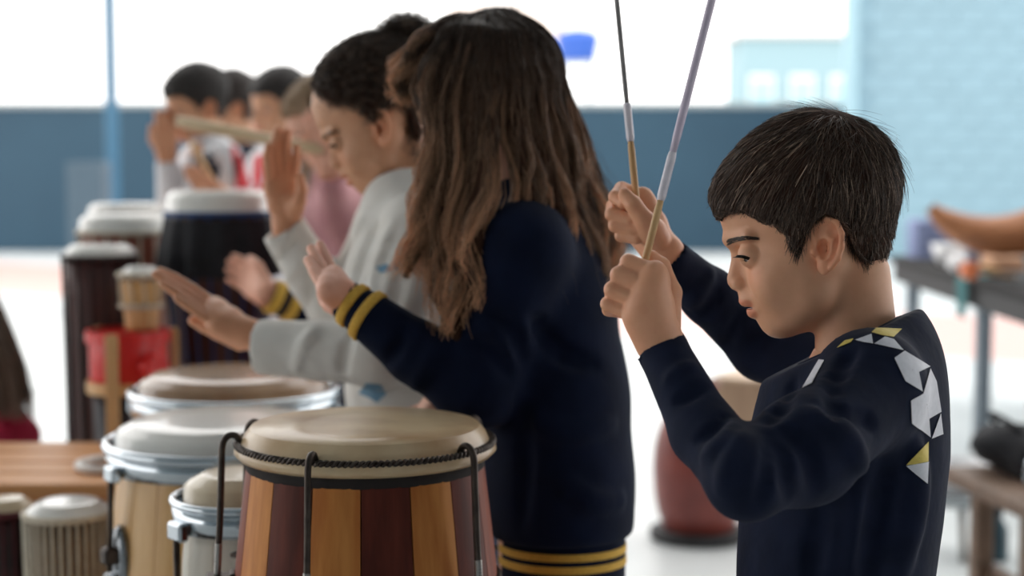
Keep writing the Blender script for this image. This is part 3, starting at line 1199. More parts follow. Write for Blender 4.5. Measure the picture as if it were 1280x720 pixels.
    V3, Q3, C3 = strand_mesh(S3, .00022, scatter_cols(len(rt3), (.07, .05, .04), .3))
    # uneven fringe ends over the forehead
    rt4, nr4 = surf_samples(Vw, Qw, 520, lambda c, n: (lambda q: ((q[:, 0] < 985) & (q[:, 1] < -245) & (poly_sd(HP, q[:, 0], q[:, 1]) > -12)) * 1.0)(hd.canon(c)))
    c4 = hd.canon(rt4); S4 = np.zeros((len(rt4), 5, 3))
    dr4 = np.stack([-.35 + .5 * np.clip((c4[:, 0] - 900) / 80, 0, 1) + RNG.normal(size=len(c4)) * .25, -np.ones(len(c4)), -.04 * np.sign(c4[:, 2])], 1)
    L4 = RNG.uniform(4, 13, len(c4))
    for k in range(5): S4[:, k] = c4 + dr4 * (L4 * (k / 4 - .35))[:, None] + np.stack([np.zeros(len(c4)), np.zeros(len(c4)), np.sign(c4[:, 2]) * .6], 1)
    V4, Q4, C4 = strand_mesh(hd.world(S4.reshape(-1, 3)).reshape(S4.shape), .0003, scatter_cols(len(c4), (.085, .054, .04), .4))
    V, Q, C = join([(V, Q, C), (V2, Q2, C2), (V3, Q3, C3), (V4, Q4, C4)])
    tag(obj('hair_strands', V, Q, M_HAIR, hair, colors=C), kind='stuff')

    # shirt
    G = Field(p(1010, 400, 0) * 0 + np.array([-.19, -.40, -.33]), np.array([.16, .09, .29]), .0034)
    ux = np.array([1.0, 0, 0])
    ch = [(1086, 478, .094), (1068, 520, .112), (1060, 560, .119), (1050, 640, .121), (1042, 720, .117), (1042, 880, .116)]
    for (x1, y1, r1), (x2, y2, r2) in zip(ch[:-1], ch[1:]):
        G.add(rc(p(x1, y1), p(x2, y2), r1, r2, (ux, .74)), .02)
    G.add(rc(p(1090, 476, -.105), p(1090, 476, .105), .043), .03)
    G.add(rc(p(1090, 446, -.015), p(1090, 446, .015), .042), .03)
    M1 = p(1006, 563, -.2)
    G.add(rc(S1, M1, .041, .042), .03)
    G.add(rc(M1, E1, .041, .0315), .02)
    mid = p(881, 541, -.19)
    G.add(rc(E1, mid, .0315, .0275), .012)
    G.add(rc(mid, W1, .0275, .0215), .01)
    G.add(rc(W1, p(815, 418, -.13), .0215, .021), .005)
    m2 = p(886, 370, .16)
    G.add(rc(S2, E2, .044, .036), .03)
    G.add(rc(E2, m2, .036, .0285), .012)
    G.add(rc(m2, W2, .0285, .022), .01)
    G.add(rc(W2, p(826, 312, .118), .022, .0215), .005)
    # cloth folds
    folds(G, fig, [([(968, 536), (985, 575), (988, 618)], -0.0024, .007), ([(976, 532), (1010, 560), (1022, 612)], -0.0021, .007), ([(962, 540), (962, 585), (950, 630)], -0.0018, .006),
                   ([(1004, 508), (1050, 512), (1095, 530)], -0.0018, .007), ([(1008, 520), (1050, 545), (1080, 590)], 0.0018, .009), ([(930, 545), (915, 580), (905, 612)], 0.0015, .007),
                   ([(905, 520), (890, 535), (872, 548)], -0.0018, .005), ([(880, 480), (862, 492), (846, 500)], -0.0015, .005), ([(866, 458), (850, 466), (836, 476)], 0.0012, .005), ([(920, 532), (900, 560), (884, 572)], 0.0015, .006),
                   ([(1030, 632), (1018, 680), (1012, 725)], -0.0024, .008), ([(1068, 615), (1075, 670), (1062, 725)], 0.0024, .011), ([(1110, 585), (1100, 650), (1085, 722)], -0.0024, .010), ([(1140, 560), (1138, 630), (1120, 715)], 0.0024, .011),
                   ([(1065, 432), (1046, 470), (1040, 520)], -0.0018, .007), ([(992, 480), (978, 505), (960, 525)], -0.0018, .006)])
    folds(G, fig, [([(905, 358), (890, 385), (876, 400)], -0.0018, .006), ([(888, 340), (872, 365), (862, 380)], 0.0015, .006), ([(925, 395), (912, 425), (905, 440)], -0.0018, .006)], -0.0300, .3)
    # cuffs
    for w_, dr, inn in ((W1, p(812, 413, -.13) - p(836, 452, -.142), .0185), (W2, p(822, 308, .118) - p(846, 338, .128), .019)):
        n = dr / np.linalg.norm(dr)
        c = w_ + n * .004
        G.inter(plane(c, n, .045))
        G.sub(rc(c - n * .001, c + n * .03, inn), .002)
    # neckline
    cf, cb = p(1002, 459, 0), p(1127, 401, 0)
    cc = (cf + cb) / 2; ca = (cb - cf) / 2
    up = np.cross(ca, [0, 0, 1.0]); up /= np.linalg.norm(up)
    if up[1] < 0: up = -up
    rim = ellipse3(cc, ca * .98, np.array([0, 0, .062]), 48)
    nk = p(1074, 440, 0)
    G.sub(rc(nk + up * .012, nk + up * .1, .040, .052), .006)
    G.inter(plane(cc + up * .004, up, .075), .004)
    V, Q = to_world(fig, G)
    V = relax(V, Q, 1)
    shirt = obj('shirt', V, Q, M_NAVY, th)
    loop_tube(fig, rim, .0055, 'collar_rib', M_NAVY, shirt)
    pr = lambda l: [(1000 + x / 3, 380 + y / 3) for x, y in l]
    whites = [pr(l) for l in ([(208, 138), (268, 116), (274, 152), (240, 146)], [(278, 152), (318, 126), (350, 135), (386, 176), (332, 164)],
                              [(352, 205), (390, 178), (485, 235), (442, 256), (456, 328), (392, 290)], [(458, 336), (485, 242), (508, 290), (526, 404), (480, 430), (486, 500), (416, 446), (412, 362)],
                              [(490, 505), (524, 410), (533, 488)], [(397, 606), (478, 592), (475, 674)], [(10, 318), (74, 210), (94, 213), (46, 300)])]
    yel = [pr(l) for l in ([(140, 168), (170, 140), (203, 133), (192, 146)], [(268, 110), (285, 93), (380, 96), (350, 127), (312, 122)], [(397, 603), (478, 516), (477, 590), (430, 600)])]
    for pl_ in whites: decal('white_print', [pl_], V, Q, M_PRINTW, shirt)
    for pl_ in yel: decal('yellow_print', [pl_], V, Q, M_PRINTY, shirt)
    lower_body(th, base[0], base[1], .70, 0, M_DENIM, M_SHOE)
    return fig


boy = make_boy()
bp_ = boy.p
st = lambda x, y, w: P(x, y, 1.5 + w)
drum_stick('thin drumstick with white wrapped shaft gripped in the boy\'s fist beside his chest', st(791, 386, -.126), st(900, -40, -.126),
           [(0, .32, 1.0, M_WOODSTICK, 'wooden_grip'), (.318, .46, 1.18, M_TAPE, 'white_tape'), (.458, 1.0, 1.1, mat('lilac_plastic', (200, 186, 206), (212, 200, 216), rough=.35), 'shaft')], r=.0033)
drum_stick('thin drumstick with dull grey shaft in the boy\'s raised farther hand', st(799, 285, .118), st(767, -40, .118),
           [(0, .335, 1.0, M_WOODSTICK, 'wooden_grip'), (.333, .48, 1.15, M_TAPE, 'white_tape'), (.478, 1.0, .72, mat('grey_shaft', (128, 124, 124), (142, 138, 138), rough=.4), 'shaft')], r=.0036)
# ------------------------------------------------------------------ drums
M_SKINHEAD = mat('pale_drum_skin', (204, 182, 150), (222, 206, 180), scale=9, rough=.25, bump=(60, .04, .001), spec=.5, coat=.2)
M_SKINOLD = mat('worn_drum_skin', (172, 130, 88), (224, 198, 160), scale=9, rough=.3, bump=(40, .05, .001), detail=8, coat=.08, ramp=(.28, .6))
M_SKINBROWN = mat('brown_drum_skin', (138, 106, 80), (168, 136, 106), scale=8, rough=.22, bump=(40, .04, .001), coat=.25)
M_WHITEHEAD = mat('white_drum_skin', (232, 230, 224), (240, 238, 234), scale=8, rough=.2, coat=.3)
M_CHROME = mat('chrome', (188, 196, 202), (200, 206, 212), scale=5, rough=.14, metal=1.0)
M_IRON = mat('dark_iron', (62, 54, 50), (84, 74, 68), scale=60, rough=.45, metal=.85, bump=(120, .2, .001))
M_ZINC = mat('zinc_thread', (150, 146, 142), (170, 166, 162), scale=80, rough=.4, metal=.9)
M_ROPEW = mat('pale_rope', (196, 184, 164), (212, 202, 184), scale=120, rough=.8, bump=(300, .3, .001))
M_LIGHTW = mat('light_stave', (186, 110, 50), (214, 142, 74), scale=7, stretch=(9, 9, .7), rough=.5, bump=(60, .05, .002), spec=.25, detail=7, objrand=.06)
M_DARKW = mat('dark_stave', (80, 32, 22), (108, 48, 34), scale=7, stretch=(9, 9, .7), rough=.52, bump=(60, .05, .002), spec=.2, detail=7, objrand=.08)
M_REDW = mat('red_stave', (122, 54, 36), (148, 74, 50), scale=7, stretch=(9, 9, .7), rough=.5, spec=.25, detail=7, objrand=.05)
M_CONGAW = mat('honey_conga_wood', (214, 164, 104), (228, 184, 128), scale=6, stretch=(8, 8, .6), rough=.32, spec=.5, detail=6, objrand=.03)
M_PALEW = mat('pale_shell', (208, 200, 186), (220, 214, 202), scale=6, stretch=(6, 6, .6), rough=.4)
M_DKBODY = mat('dark_red_shell', (64, 34, 32), (84, 46, 42), scale=6, stretch=(6, 6, .6), rough=.38)
M_BLACK = mat('black_cloth', (20, 21, 26), (30, 31, 37), scale=30, rough=.85, bump=(30, .3, .01))
M_BLUEROPE = mat('blue_rope', (28, 66, 118), (40, 82, 136), scale=60, rough=.7)
M_RED = mat('red_lacquer', (216, 36, 34), (226, 48, 42), scale=10, rough=.3)


def staved(c, prof, n, mats, parent, a_off=0.0, gap=.0012, seg=5):
    """barrel of n separate staves; prof = outer (r, z); mats(i) -> material"""
    for i in range(n):
        a0 = a_off + 2 * math.pi * i / n; a1 = a_off + 2 * math.pi * (i + 1) / n
        V = []; F = []
        k = len(prof)
        for side, off in ((0, 0.0), (1, -.014)):
            for r, z in prof:
                g = gap / 2 / r
                for j in range(seg + 1):
                    a = a0 + g + (a1 - a0 - 2 * g) * j / seg
                    e = .0006 if (side == 0 and j in (0, seg)) else 0
                    V.append((c[0] + (r + off - e) * math.cos(a), c[1] + (r + off - e) * math.sin(a), z))
        m = seg + 1; H = k * m
        for r_ in range(k - 1):
            for j in range(seg):
                q = (r_ * m + j, r_ * m + j + 1, (r_ + 1) * m + j + 1, (r_ + 1) * m + j)
                F.append(q); F.append(tuple(H + x for x in q[::-1]))
            for j, fl in ((0, 1), (seg, 0)):
                q = (r_ * m + j, (r_ + 1) * m + j, H + (r_ + 1) * m + j, H + r_ * m + j)
                F.append(q if fl else q[::-1])
        for r_ in (0, k - 1):
            for j in range(seg):
                F.append((r_ * m + j, r_ * m + j + 1, H + r_ * m + j + 1, H + r_ * m + j))
        obj('stave', np.array(V), F, mats(i), parent, auto=True)


def drum_head(c, R, zt, drop, mt, parent, lip=.006, bev=.012, n=64):
    """tucked skin: flat top, bevel, skirt and rolled lip"""
    pr = [(.0005, zt), (R * .5, zt - .0003), (R - bev * 1.04, zt - .0005), (R - bev, zt - .0010), (R - bev * .96, zt - .0018), (R - bev * .3, zt - .0085), (R, zt - .0135), (R + .001, zt - drop + lip), (R + lip, zt - drop + lip * .5),
          (R + lip * 1.1, zt - drop - lip * .3), (R + lip * .4, zt - drop - lip), (R - .004, zt - drop - lip * .6)]
    v, f = lathe((c[0], c[1], 0), pr[::-1], n, close_ends=False)
    return obj('drum_head', v, f, mt, parent)


def interp_prof(pts, n):
    p = smooth_path([(r, z, 0) for r, z in pts], n)
    return [(q[0], q[1]) for q in p]


def stand(c, R, z, parent, mt, legs=3, a0=.4, drop=0.0):
    """ring stand carrying a drum"""
    v, f = ring((c[0], c[1], z), R + .012, .010, 48, 8); obj('stand_ring', v, f, mt, parent)
    for i in range(legs):
        a = a0 + 2 * math.pi * i / legs
        e = np.array([math.cos(a), math.sin(a), 0]); b = np.array([c[0], c[1], 0])
        v, f = tube([b + e * (R + .012) + [0, 0, z], b + e * (R + .03) + [0, 0, z * .5], b + e * (R + .06) + [0, 0, .012], b + e * (R + .075) + [0, 0, .011]], .010, 8)
        obj('stand_leg', v, f, mt, parent)


# --- the striped barrel drum in front
def striped_drum():
    d = 1.71
    ct = P(457, 530, d)
    x, y, zt = ct
    th = thing('barrel_drum', (x, y, 0), 'tall barrel drum of striped light and dark wooden staves with iron hooks', 'drum')
    k = d / FPX
    R = 149 * k
    view = math.atan2(-y, -x)            # direction from drum to camera
    prof = interp_prof([(R * .99, zt - .036), (R * 1.05, zt - .10), (R * 1.125, zt - .19), (R * 1.19, zt - .34), (R * 1.17, zt - .5), (R * 1.05, zt - .66), (R * .9, zt - .80)], 16)[::-1]
    # stave edges: one falls about 2 degrees left of the line of sight
    a_off = view - math.radians(2.4)

    # angle grows anticlockwise seen from above = to the right seen from the camera
    order = {0: M_DARKW, 1: M_LIGHTW, 2: M_DARKW, 3: M_REDW, 4: M_LIGHTW, 15: M_LIGHTW, 14: M_DARKW, 13: M_LIGHTW, 12: M_REDW, 11: M_LIGHTW}
    staved((x, y), prof, 16, lambda i: order.get(i, M_DARKW if i % 2 == 0 else M_LIGHTW), th, a_off)
    v, f = lathe((x, y, 0), [(R * .985, zt - .046), (R * .998, zt - .044), (R * .998, zt - .030), (R * .985, zt - .028)], 64, close_ends=False)
    obj('gap_shade_band', v, f, mat('gap_shade', (34, 28, 28), (44, 37, 35), scale=50, rough=.9), th)  # dark strip standing in for the shaded gap under the head's lip
    drum_head((x, y), R + .0035, zt, .024, M_SKINOLD, th, lip=.008, bev=.0085)
    # twisted iron hoop: two wires wound round each other
    hz_, HR = zt - .0175, R + .0085
    for ph in (0, math.pi):
        pts = []
        for i in range(561):
            a = 2 * math.pi * i / 560
            q = a * 70 + ph
            pts.append((x + (HR + .0021 * math.cos(q)) * math.cos(a), y + (HR + .0021 * math.cos(q)) * math.sin(a), hz_ + .0021 * math.sin(q)))
        v, f = tube(pts, .0022, 6, cap=False); obj('twisted_hoop', v, f, M_IRON, th)
    # hooks
    for deg in (-85, -22, 46, 122, 190, 240):
        a = view + math.radians(deg)
        e = np.array([math.cos(a), math.sin(a), 0]); b = np.array([x, y, 0]); Z = np.array([0, 0, 1.0])
        pts = smooth_path([b + e * (HR - .004) + Z * (hz_ + .001), b + e * (HR + .001) + Z * (hz_ + .009), b + e * (HR + .009) + Z * (hz_ + .009), b + e * (HR + .015) + Z * (hz_ - .001),
                           b + e * (HR + .0165) + Z * (hz_ - .03), b + e * (HR + .019) + Z * (hz_ - .085), b + e * (HR + .022) + Z * (hz_ - .125)], 30)
        v, f = tube(pts, .0036, 8); hk = obj('tension_hook', v, f, M_IRON, th)
        p0, p1 = b + e * (HR + .0205) + Z * (hz_ - .105), b + e * (HR + .0262) + Z * (hz_ - .2)
        pts = [p0 + (p1 - p0) * i / 60 for i in range(61)]
        v, f = tube(pts, [.0037 + .0006 * (i % 2) for i in range(61)], 8); obj('thread', v, f, M_ZINC, hk)
        pc = p0 + (p1 - p0) * .38
        Rr = np.stack([e, np.cross(Z, e), Z], 1)
        zb = pc[2]
        rb = float(np.interp(zb, [q[1] for q in prof], [q[0] for q in prof]))
        off = np.linalg.norm((pc - b)[:2])
        v, f = box(b + e * ((rb + off + .008) / 2) + Z * zb, (off + .01 - rb + .004, .022, .005), Rr, .0015); lug = obj('lug_bracket', v, f, M_IRON, th, auto=True)
        v, f = box(b + e * (rb + .002) + Z * (zb - .02), (.006, .024, .05), Rr, .002); obj('back_plate', v, f, M_IRON, lug, auto=True)
        v, f = lathe(pc - Z * .009, [(.0072, 0), (.0072, .006)], 6); obj('nut', v, f, M_IRON, lug, auto=True)
    v, f = ring((x, y, zt - .165), R * 1.112, .004, 64, 8)
    obj('iron_band', v, f, M_IRON, th)
    stand((x, y), R * .9 + .002, zt - .79, th, M_IRON, 3, .9)


striped_drum()


def conga(name, px, py, d, R, label, shell, skin, rim_mt, n_st=18, lugs=5, la=0.0, height=.72, bulge=1.16, crown=.03, hoop_r=.0075):
    ct = P(px, py, d); x, y, zt = ct
    th = thing(name, (x, y, 0), label, 'drum')
    Rs = R - .012
    zb = max(.16, zt - height)
    H = zt - zb
    prof = interp_prof([(Rs * .97, zt - .05), (Rs * 1.06, zt - .05 - H * .15), (Rs * bulge, zt - .05 - H * .42), (Rs * 1.05, zt - .05 - H * .7), (Rs * .78, zb)], 12)[::-1]
    view = math.atan2(-y, -x)
    staved((x, y), prof, n_st, (shell if callable(shell) else (lambda i: shell)), th, view)
    drum_head((x, y), Rs, zt, .045, skin, th, lip=.004, bev=.02)
    # chrome hoop: rolled top tube and a flat band under it
    v, f = ring((x, y, zt - .030), R + .001, hoop_r, 72, 10); hp = obj('chrome_hoop', v, f, rim_mt, th)
    v, f = lathe((x, y, 0), [(R - .006, zt - .062), (R + .001, zt - .062), (R + .003, zt - .032), (R - .004, zt - .032)], 72, close_ends=False); obj('hoop_band', v, f, rim_mt, hp)
    Z = np.array([0, 0, 1.0]); b = np.array([x, y, 0])
    for i in range(lugs):
        a = view + la + 2 * math.pi * i / lugs
        e = np.array([math.cos(a), math.sin(a), 0]); Rr = np.stack([e, np.cross(Z, e), Z], 1)
        rb = float(np.interp(zt - .17, [q[1] for q in prof], [q[0] for q in prof]))
        v, f = box(b + e * (R + .007) + Z * (zt - .058), (.014, .03, .022), Rr, .004); obj('hoop_ear', v, f, rim_mt, th, auto=True)
        v, f = tube([b + e * (R + .009) + Z * (zt - .062), b + e * (max(R + .009, rb + .016)) + Z * (zt - .19)], .0042, 8); obj('tension_rod', v, f, M_IRON, th)
        # oval side plate on the shell with a clamp block
        V, F = lathe((0, 0, 0), [(.001, .010), (.016, .010), (.023, .006), (.025, 0)], 24)
        V = np.stack([V[:, 2], V[:, 0], V[:, 1] * 2.1], 1) @ Rr.T + b + e * (rb - .001) + Z * (zt - .18)
        pl = obj('side_plate', V, F, mat('dark_chrome', (120, 124, 128), (140, 144, 148), rough=.2, metal=1.0), th)
        v, f = box(b + e * (rb + .014) + Z * (zt - .168), (.024, .022, .024), Rr, .004); obj('clamp_block', v, f, M_IRON, pl, auto=True)
        v, f = lathe(b + e * (max(R + .009, rb + .016)) + Z * (zt - .205), [(.0075, 0), (.0075, .012)], 6); obj('nut', v, f, M_CHROME, pl, auto=True)
    stand((x, y), Rs * .80, zb + .01, th, M_IRON, 3, 1.2)
    return th


conga('conga_drum', 277, 524, 2.25, .158, 'large honey-coloured wooden conga with pale skin and broad chrome hoop', M_CONGAW, M_WHITEHEAD, M_CHROME, 20, 5, math.radians(-62))
conga('bongo_drum', 304, 590, 1.905, .082, 'small pale-shelled drum with chrome fittings squeezed beside the striped barrel drum', M_PALEW, M_SKINHEAD, M_CHROME, 12, 4, math.radians(-58), height=.5, bulge=1.05, hoop_r=.005)
conga('conga_drum', 293, 466, 2.62, .166, 'conga with brown worn skin and chrome hoop under the white-sleeved hand', M_DARKW, M_SKINBROWN, M_CHROME, 20, 6, .2)


def djembe(name, px, py, d, R, label, shell, skin, rope, n_rope=24, zb=0.0, drop=.04, goblet=True, n_cord_r=.003, skirt=None, group=None):
    """rope-tuned goblet drum standing on the floor or on a block at height zb"""
    ct = P(px, py, d); x, y, zt = ct
    th = thing(name, (x, y, zb), label, 'drum', group)
    H = zt - zb
    if goblet:
        pts = [(R * .96, zt - .03), (R * .97, zt - .03 - H * .12), (R * .86, zt - .03 - H * .3), (R * .5, zt - .03 - H * .52), (R * .52, zt - .03 - H * .7), (R * .72, zb)]
    else:
        pts = [(R * .97, zt - .03), (R * .95, zt - H * .4), (R * .86, zt - H * .75), (R * .8, zb)]
    prof = interp_prof(pts, 18)
    v, f = lathe((x, y, 0), prof[::-1], 40); obj('shell', v, f, shell, th)
    drum_head((x, y), R * .985, zt, drop, skin, th, lip=.004, bev=.014, n=48)
    v, f = ring((x, y, zt - drop), R + .003, .0055, 48, 8); obj('rope_ring', v, f, rope, th)
    lz = zt - .03 - H * .38 if goblet else zt - H * .62
    lr = float(np.interp(lz, [q[1] for q in prof[::-1]], [q[0] for q in prof[::-1]]))
    v, f = ring((x, y, lz), lr + .005, .005, 48, 8); obj('rope_ring', v, f, rope, th)
    m = MB()
    for i in range(n_rope):
        a = 2 * math.pi * i / n_rope; a2 = a + math.pi / n_rope * .4
        pa = []
        for t in np.linspace(0, 1, 6):
            z = zt - drop + (lz - zt + drop) * t
            rr = float(np.interp(z, [q[1] for q in prof[::-1]], [q[0] for q in prof[::-1]])) + .004
            rr = max(rr, (R + .004) * (1 - t) + (lr + .004) * t)
            aa = a + (a2 - a) * t
            pa.append((x + rr * math.cos(aa), y + rr * math.sin(aa), z))
        v, f = tube(pa, n_cord_r, 5)
        obj('cord', v, f, rope, th)
    if skirt:
        mt, z0, z1 = skirt
        n = 72
        V = []; F = []
        for k, (dz, dr) in enumerate(((z0, .006), ((z0 + z1) / 2, .016), (z1, .022))):
            for i in range(n):
                a = 2 * math.pi * i / n
                r = R + dr + .005 * math.sin(a * 13) * k
                V.append((x + r * math.cos(a), y + r * math.sin(a), zt - dz))
        for k in range(2):
            for i in range(n):
                F.append((k * n + i, (k + 1) * n + i, (k + 1) * n + (i + 1) % n, k * n + (i + 1) % n))
        obj('cloth_skirt', np.array(V), F, mt, th)
    return th


RZT = float(P(160, 412, 3.3)[2])
# far drums on the left
djembe('djembe_drum', 272, 238, 3.6, .115, 'djembe with white skin, black cloth skirt and blue cords', M_DKBODY, M_WHITEHEAD, M_BLUEROPE, 20, 0.0, .05, True, skirt=(M_BLACK, .062, .19))
djembe('djembe_drum', 163, 254, 4.12, .108, 'djembe with white skin standing behind the other pale-topped drums by the grey locker', mat('orange_wood', (150, 84, 54), (170, 100, 68), rough=.4), M_WHITEHEAD, M_ROPEW, 18, 0.0, .045)
djembe('djembe_drum', 157, 268, 3.78, .108, 'djembe with white skin and reddish wooden shell next to the black-skirted djembe', mat('reddish_wood', (132, 66, 50), (150, 82, 62), rough=.4), M_WHITEHEAD, M_ROPEW, 18, 0.0, .04)
djembe('ashiko_drum', 125, 306, 3.45, .076, 'slim dark red tapering drum with white skin by the bright floor', M_DKBODY, M_WHITEHEAD, mat('dark_cord', (44, 30, 30), rough=.8), 16, 0.0, .025, False)
djembe('ashiko_drum', 176, 333, 3.3, .042, 'tiny wooden drum with white skin above the red drum', M_CONGAW, M_WHITEHEAD, M_ROPEW, 10, RZT, .016, False, .002)


# red drum that carries the tiny one
def red_drum():
    d = 3.3
    a = P(160, 412, d); x, y = a[0], a[1]; zt = RZT; R = 48 * d / FPX
    th = thing('surdo_drum', (x, y, 0), 'bright red drum with pale wooden hoops and straps below the tiny wooden drum', 'drum')
    zb = zt - .115
    v, f = lathe((x, y, 0), [(R * .97, zb), (R, zb + .004), (R, zt - .012), (R * .97, zt - .006), (.002, zt - .004)], 48); obj('shell', v, f, M_RED, th, auto=True)
    for z in (zt - .012, zb - .0):
        v, f = lathe((x, y, 0), [(R - .001, z - .012), (R + .007, z - .012), (R + .007, z + .012), (R - .001, z + .012)], 48, close_ends=False); obj('wooden_hoop', v, f, M_CONGAW if z < zt - .05 else M_RED, th, auto=True)
    view = math.atan2(-y, -x)
    for deg in (-20, 100, 220):
        q = view + math.radians(deg); e = np.array([math.cos(q), math.sin(q), 0]); Z = np.array([0, 0, 1.0])
        Rr = np.stack([e, np.cross(Z, e), Z], 1)
        v, f = box(np.array([x, y, 0]) + e * (R + .016) + Z * (zt / 2), (.014, .026, zt), Rr, .004); obj('leg', v, f, M_WOODSTICK, th, auto=True)
    v, f = lathe((0, 0, 0), [(.026, 0), (.030, .004), (.030, .03), (.024, .036), (.001, .036)], 28)
    q = view + .55; e = np.array([math.cos(q), math.sin(q), 0]); Z = np.array([0, 0, 1.0]); Rr = np.stack([np.cross(Z, e), Z, e], 1)
    obj('side_knob', v @ Rr.T + np.array([x, y, 0]) + e * (R - .004) + Z * (zt - .07), f, M_RED, th, auto=True)
    v, f = lathe((x, y, 0), [(R * .8, zb - .3), (R * .9, zb - .2), (R * .92, zb - .014)], 40); obj('lower_shell', v, f, mat('dark_shell', (38, 34, 42), (50, 44, 52), rough=.5), th)


red_drum()

# small drums at the lower left
djembe('djembe_drum', 85, 626, 2.45, .0625, 'small white-topped drum closely corded with pale rope beside a dark drum', mat('brown_shell', (120, 96, 76), (140, 114, 92), rough=.5), M_WHITEHEAD, M_ROPEW, 34, 0.0, .018, False, .0028)
djembe('djembe_drum', 8, 622, 2.5, .043, 'small dark drum with tan skin beside the pale corded drum', mat('black_red_shell', (44, 30, 30), (70, 40, 40), rough=.5), M_SKINHEAD, mat('maroon_cord', (84, 30, 36), rough=.8), 18, 0.0, .02, False, .0022)

# --- wooden table on the left, with a white hoop
def left_table():
    zt = .72
    near = PZ(120, 606, zt)[1]; far = PZ(120, 552, zt)[1]
    x0 = P(-160, 580, near)[0]; x1 = P(172, 580, near)[0]
    th = thing('low_table', ((x0 + x1) / 2, (near + far) / 2, 0), 'light brown wooden plank table beside the pale corded drum', 'table')
    mw = mat('table_plank', (204, 138, 82), (216, 156, 100), scale=5, stretch=(.6, 8, 8), rough=.5, objrand=.05)
    n = 4; w = (far - near) / n
    for i in range(n):
        v, f = box(((x0 + x1) / 2, near + w * (i + .5), zt - .014), (x1 - x0, w - .004, .028)); obj('plank', v, f, mw, th, smooth=False)
    for yy in (near + .03, far - .03):
        v, f = box(((x0 + x1) / 2, yy, zt - .075), (x1 - x0 - .06, .022, .09)); obj('apron', v, f, mw, th, smooth=False)
        for xx in (x0 + .05, x1 - .05):
            v, f = box((xx, yy, (zt - .03) / 2), (.05, .05, zt - .03)); obj('leg', v, f, mw, th, smooth=False)
    return x0, x1, near, far, zt


LT = left_table()
hc = P(114, 586, LT[2] + .16)
v, f = ring((hc[0] + .03, LT[2] + .14, LT[4] + .0085), .056, .008, 48, 10)
o = obj('tambourine_hoop', v, f, mat('white_plastic', (226, 222, 218), (234, 230, 226), rough=.35))
tag(o, 'white plastic hoop lying on the brown plank table by the big conga', 'hoop')
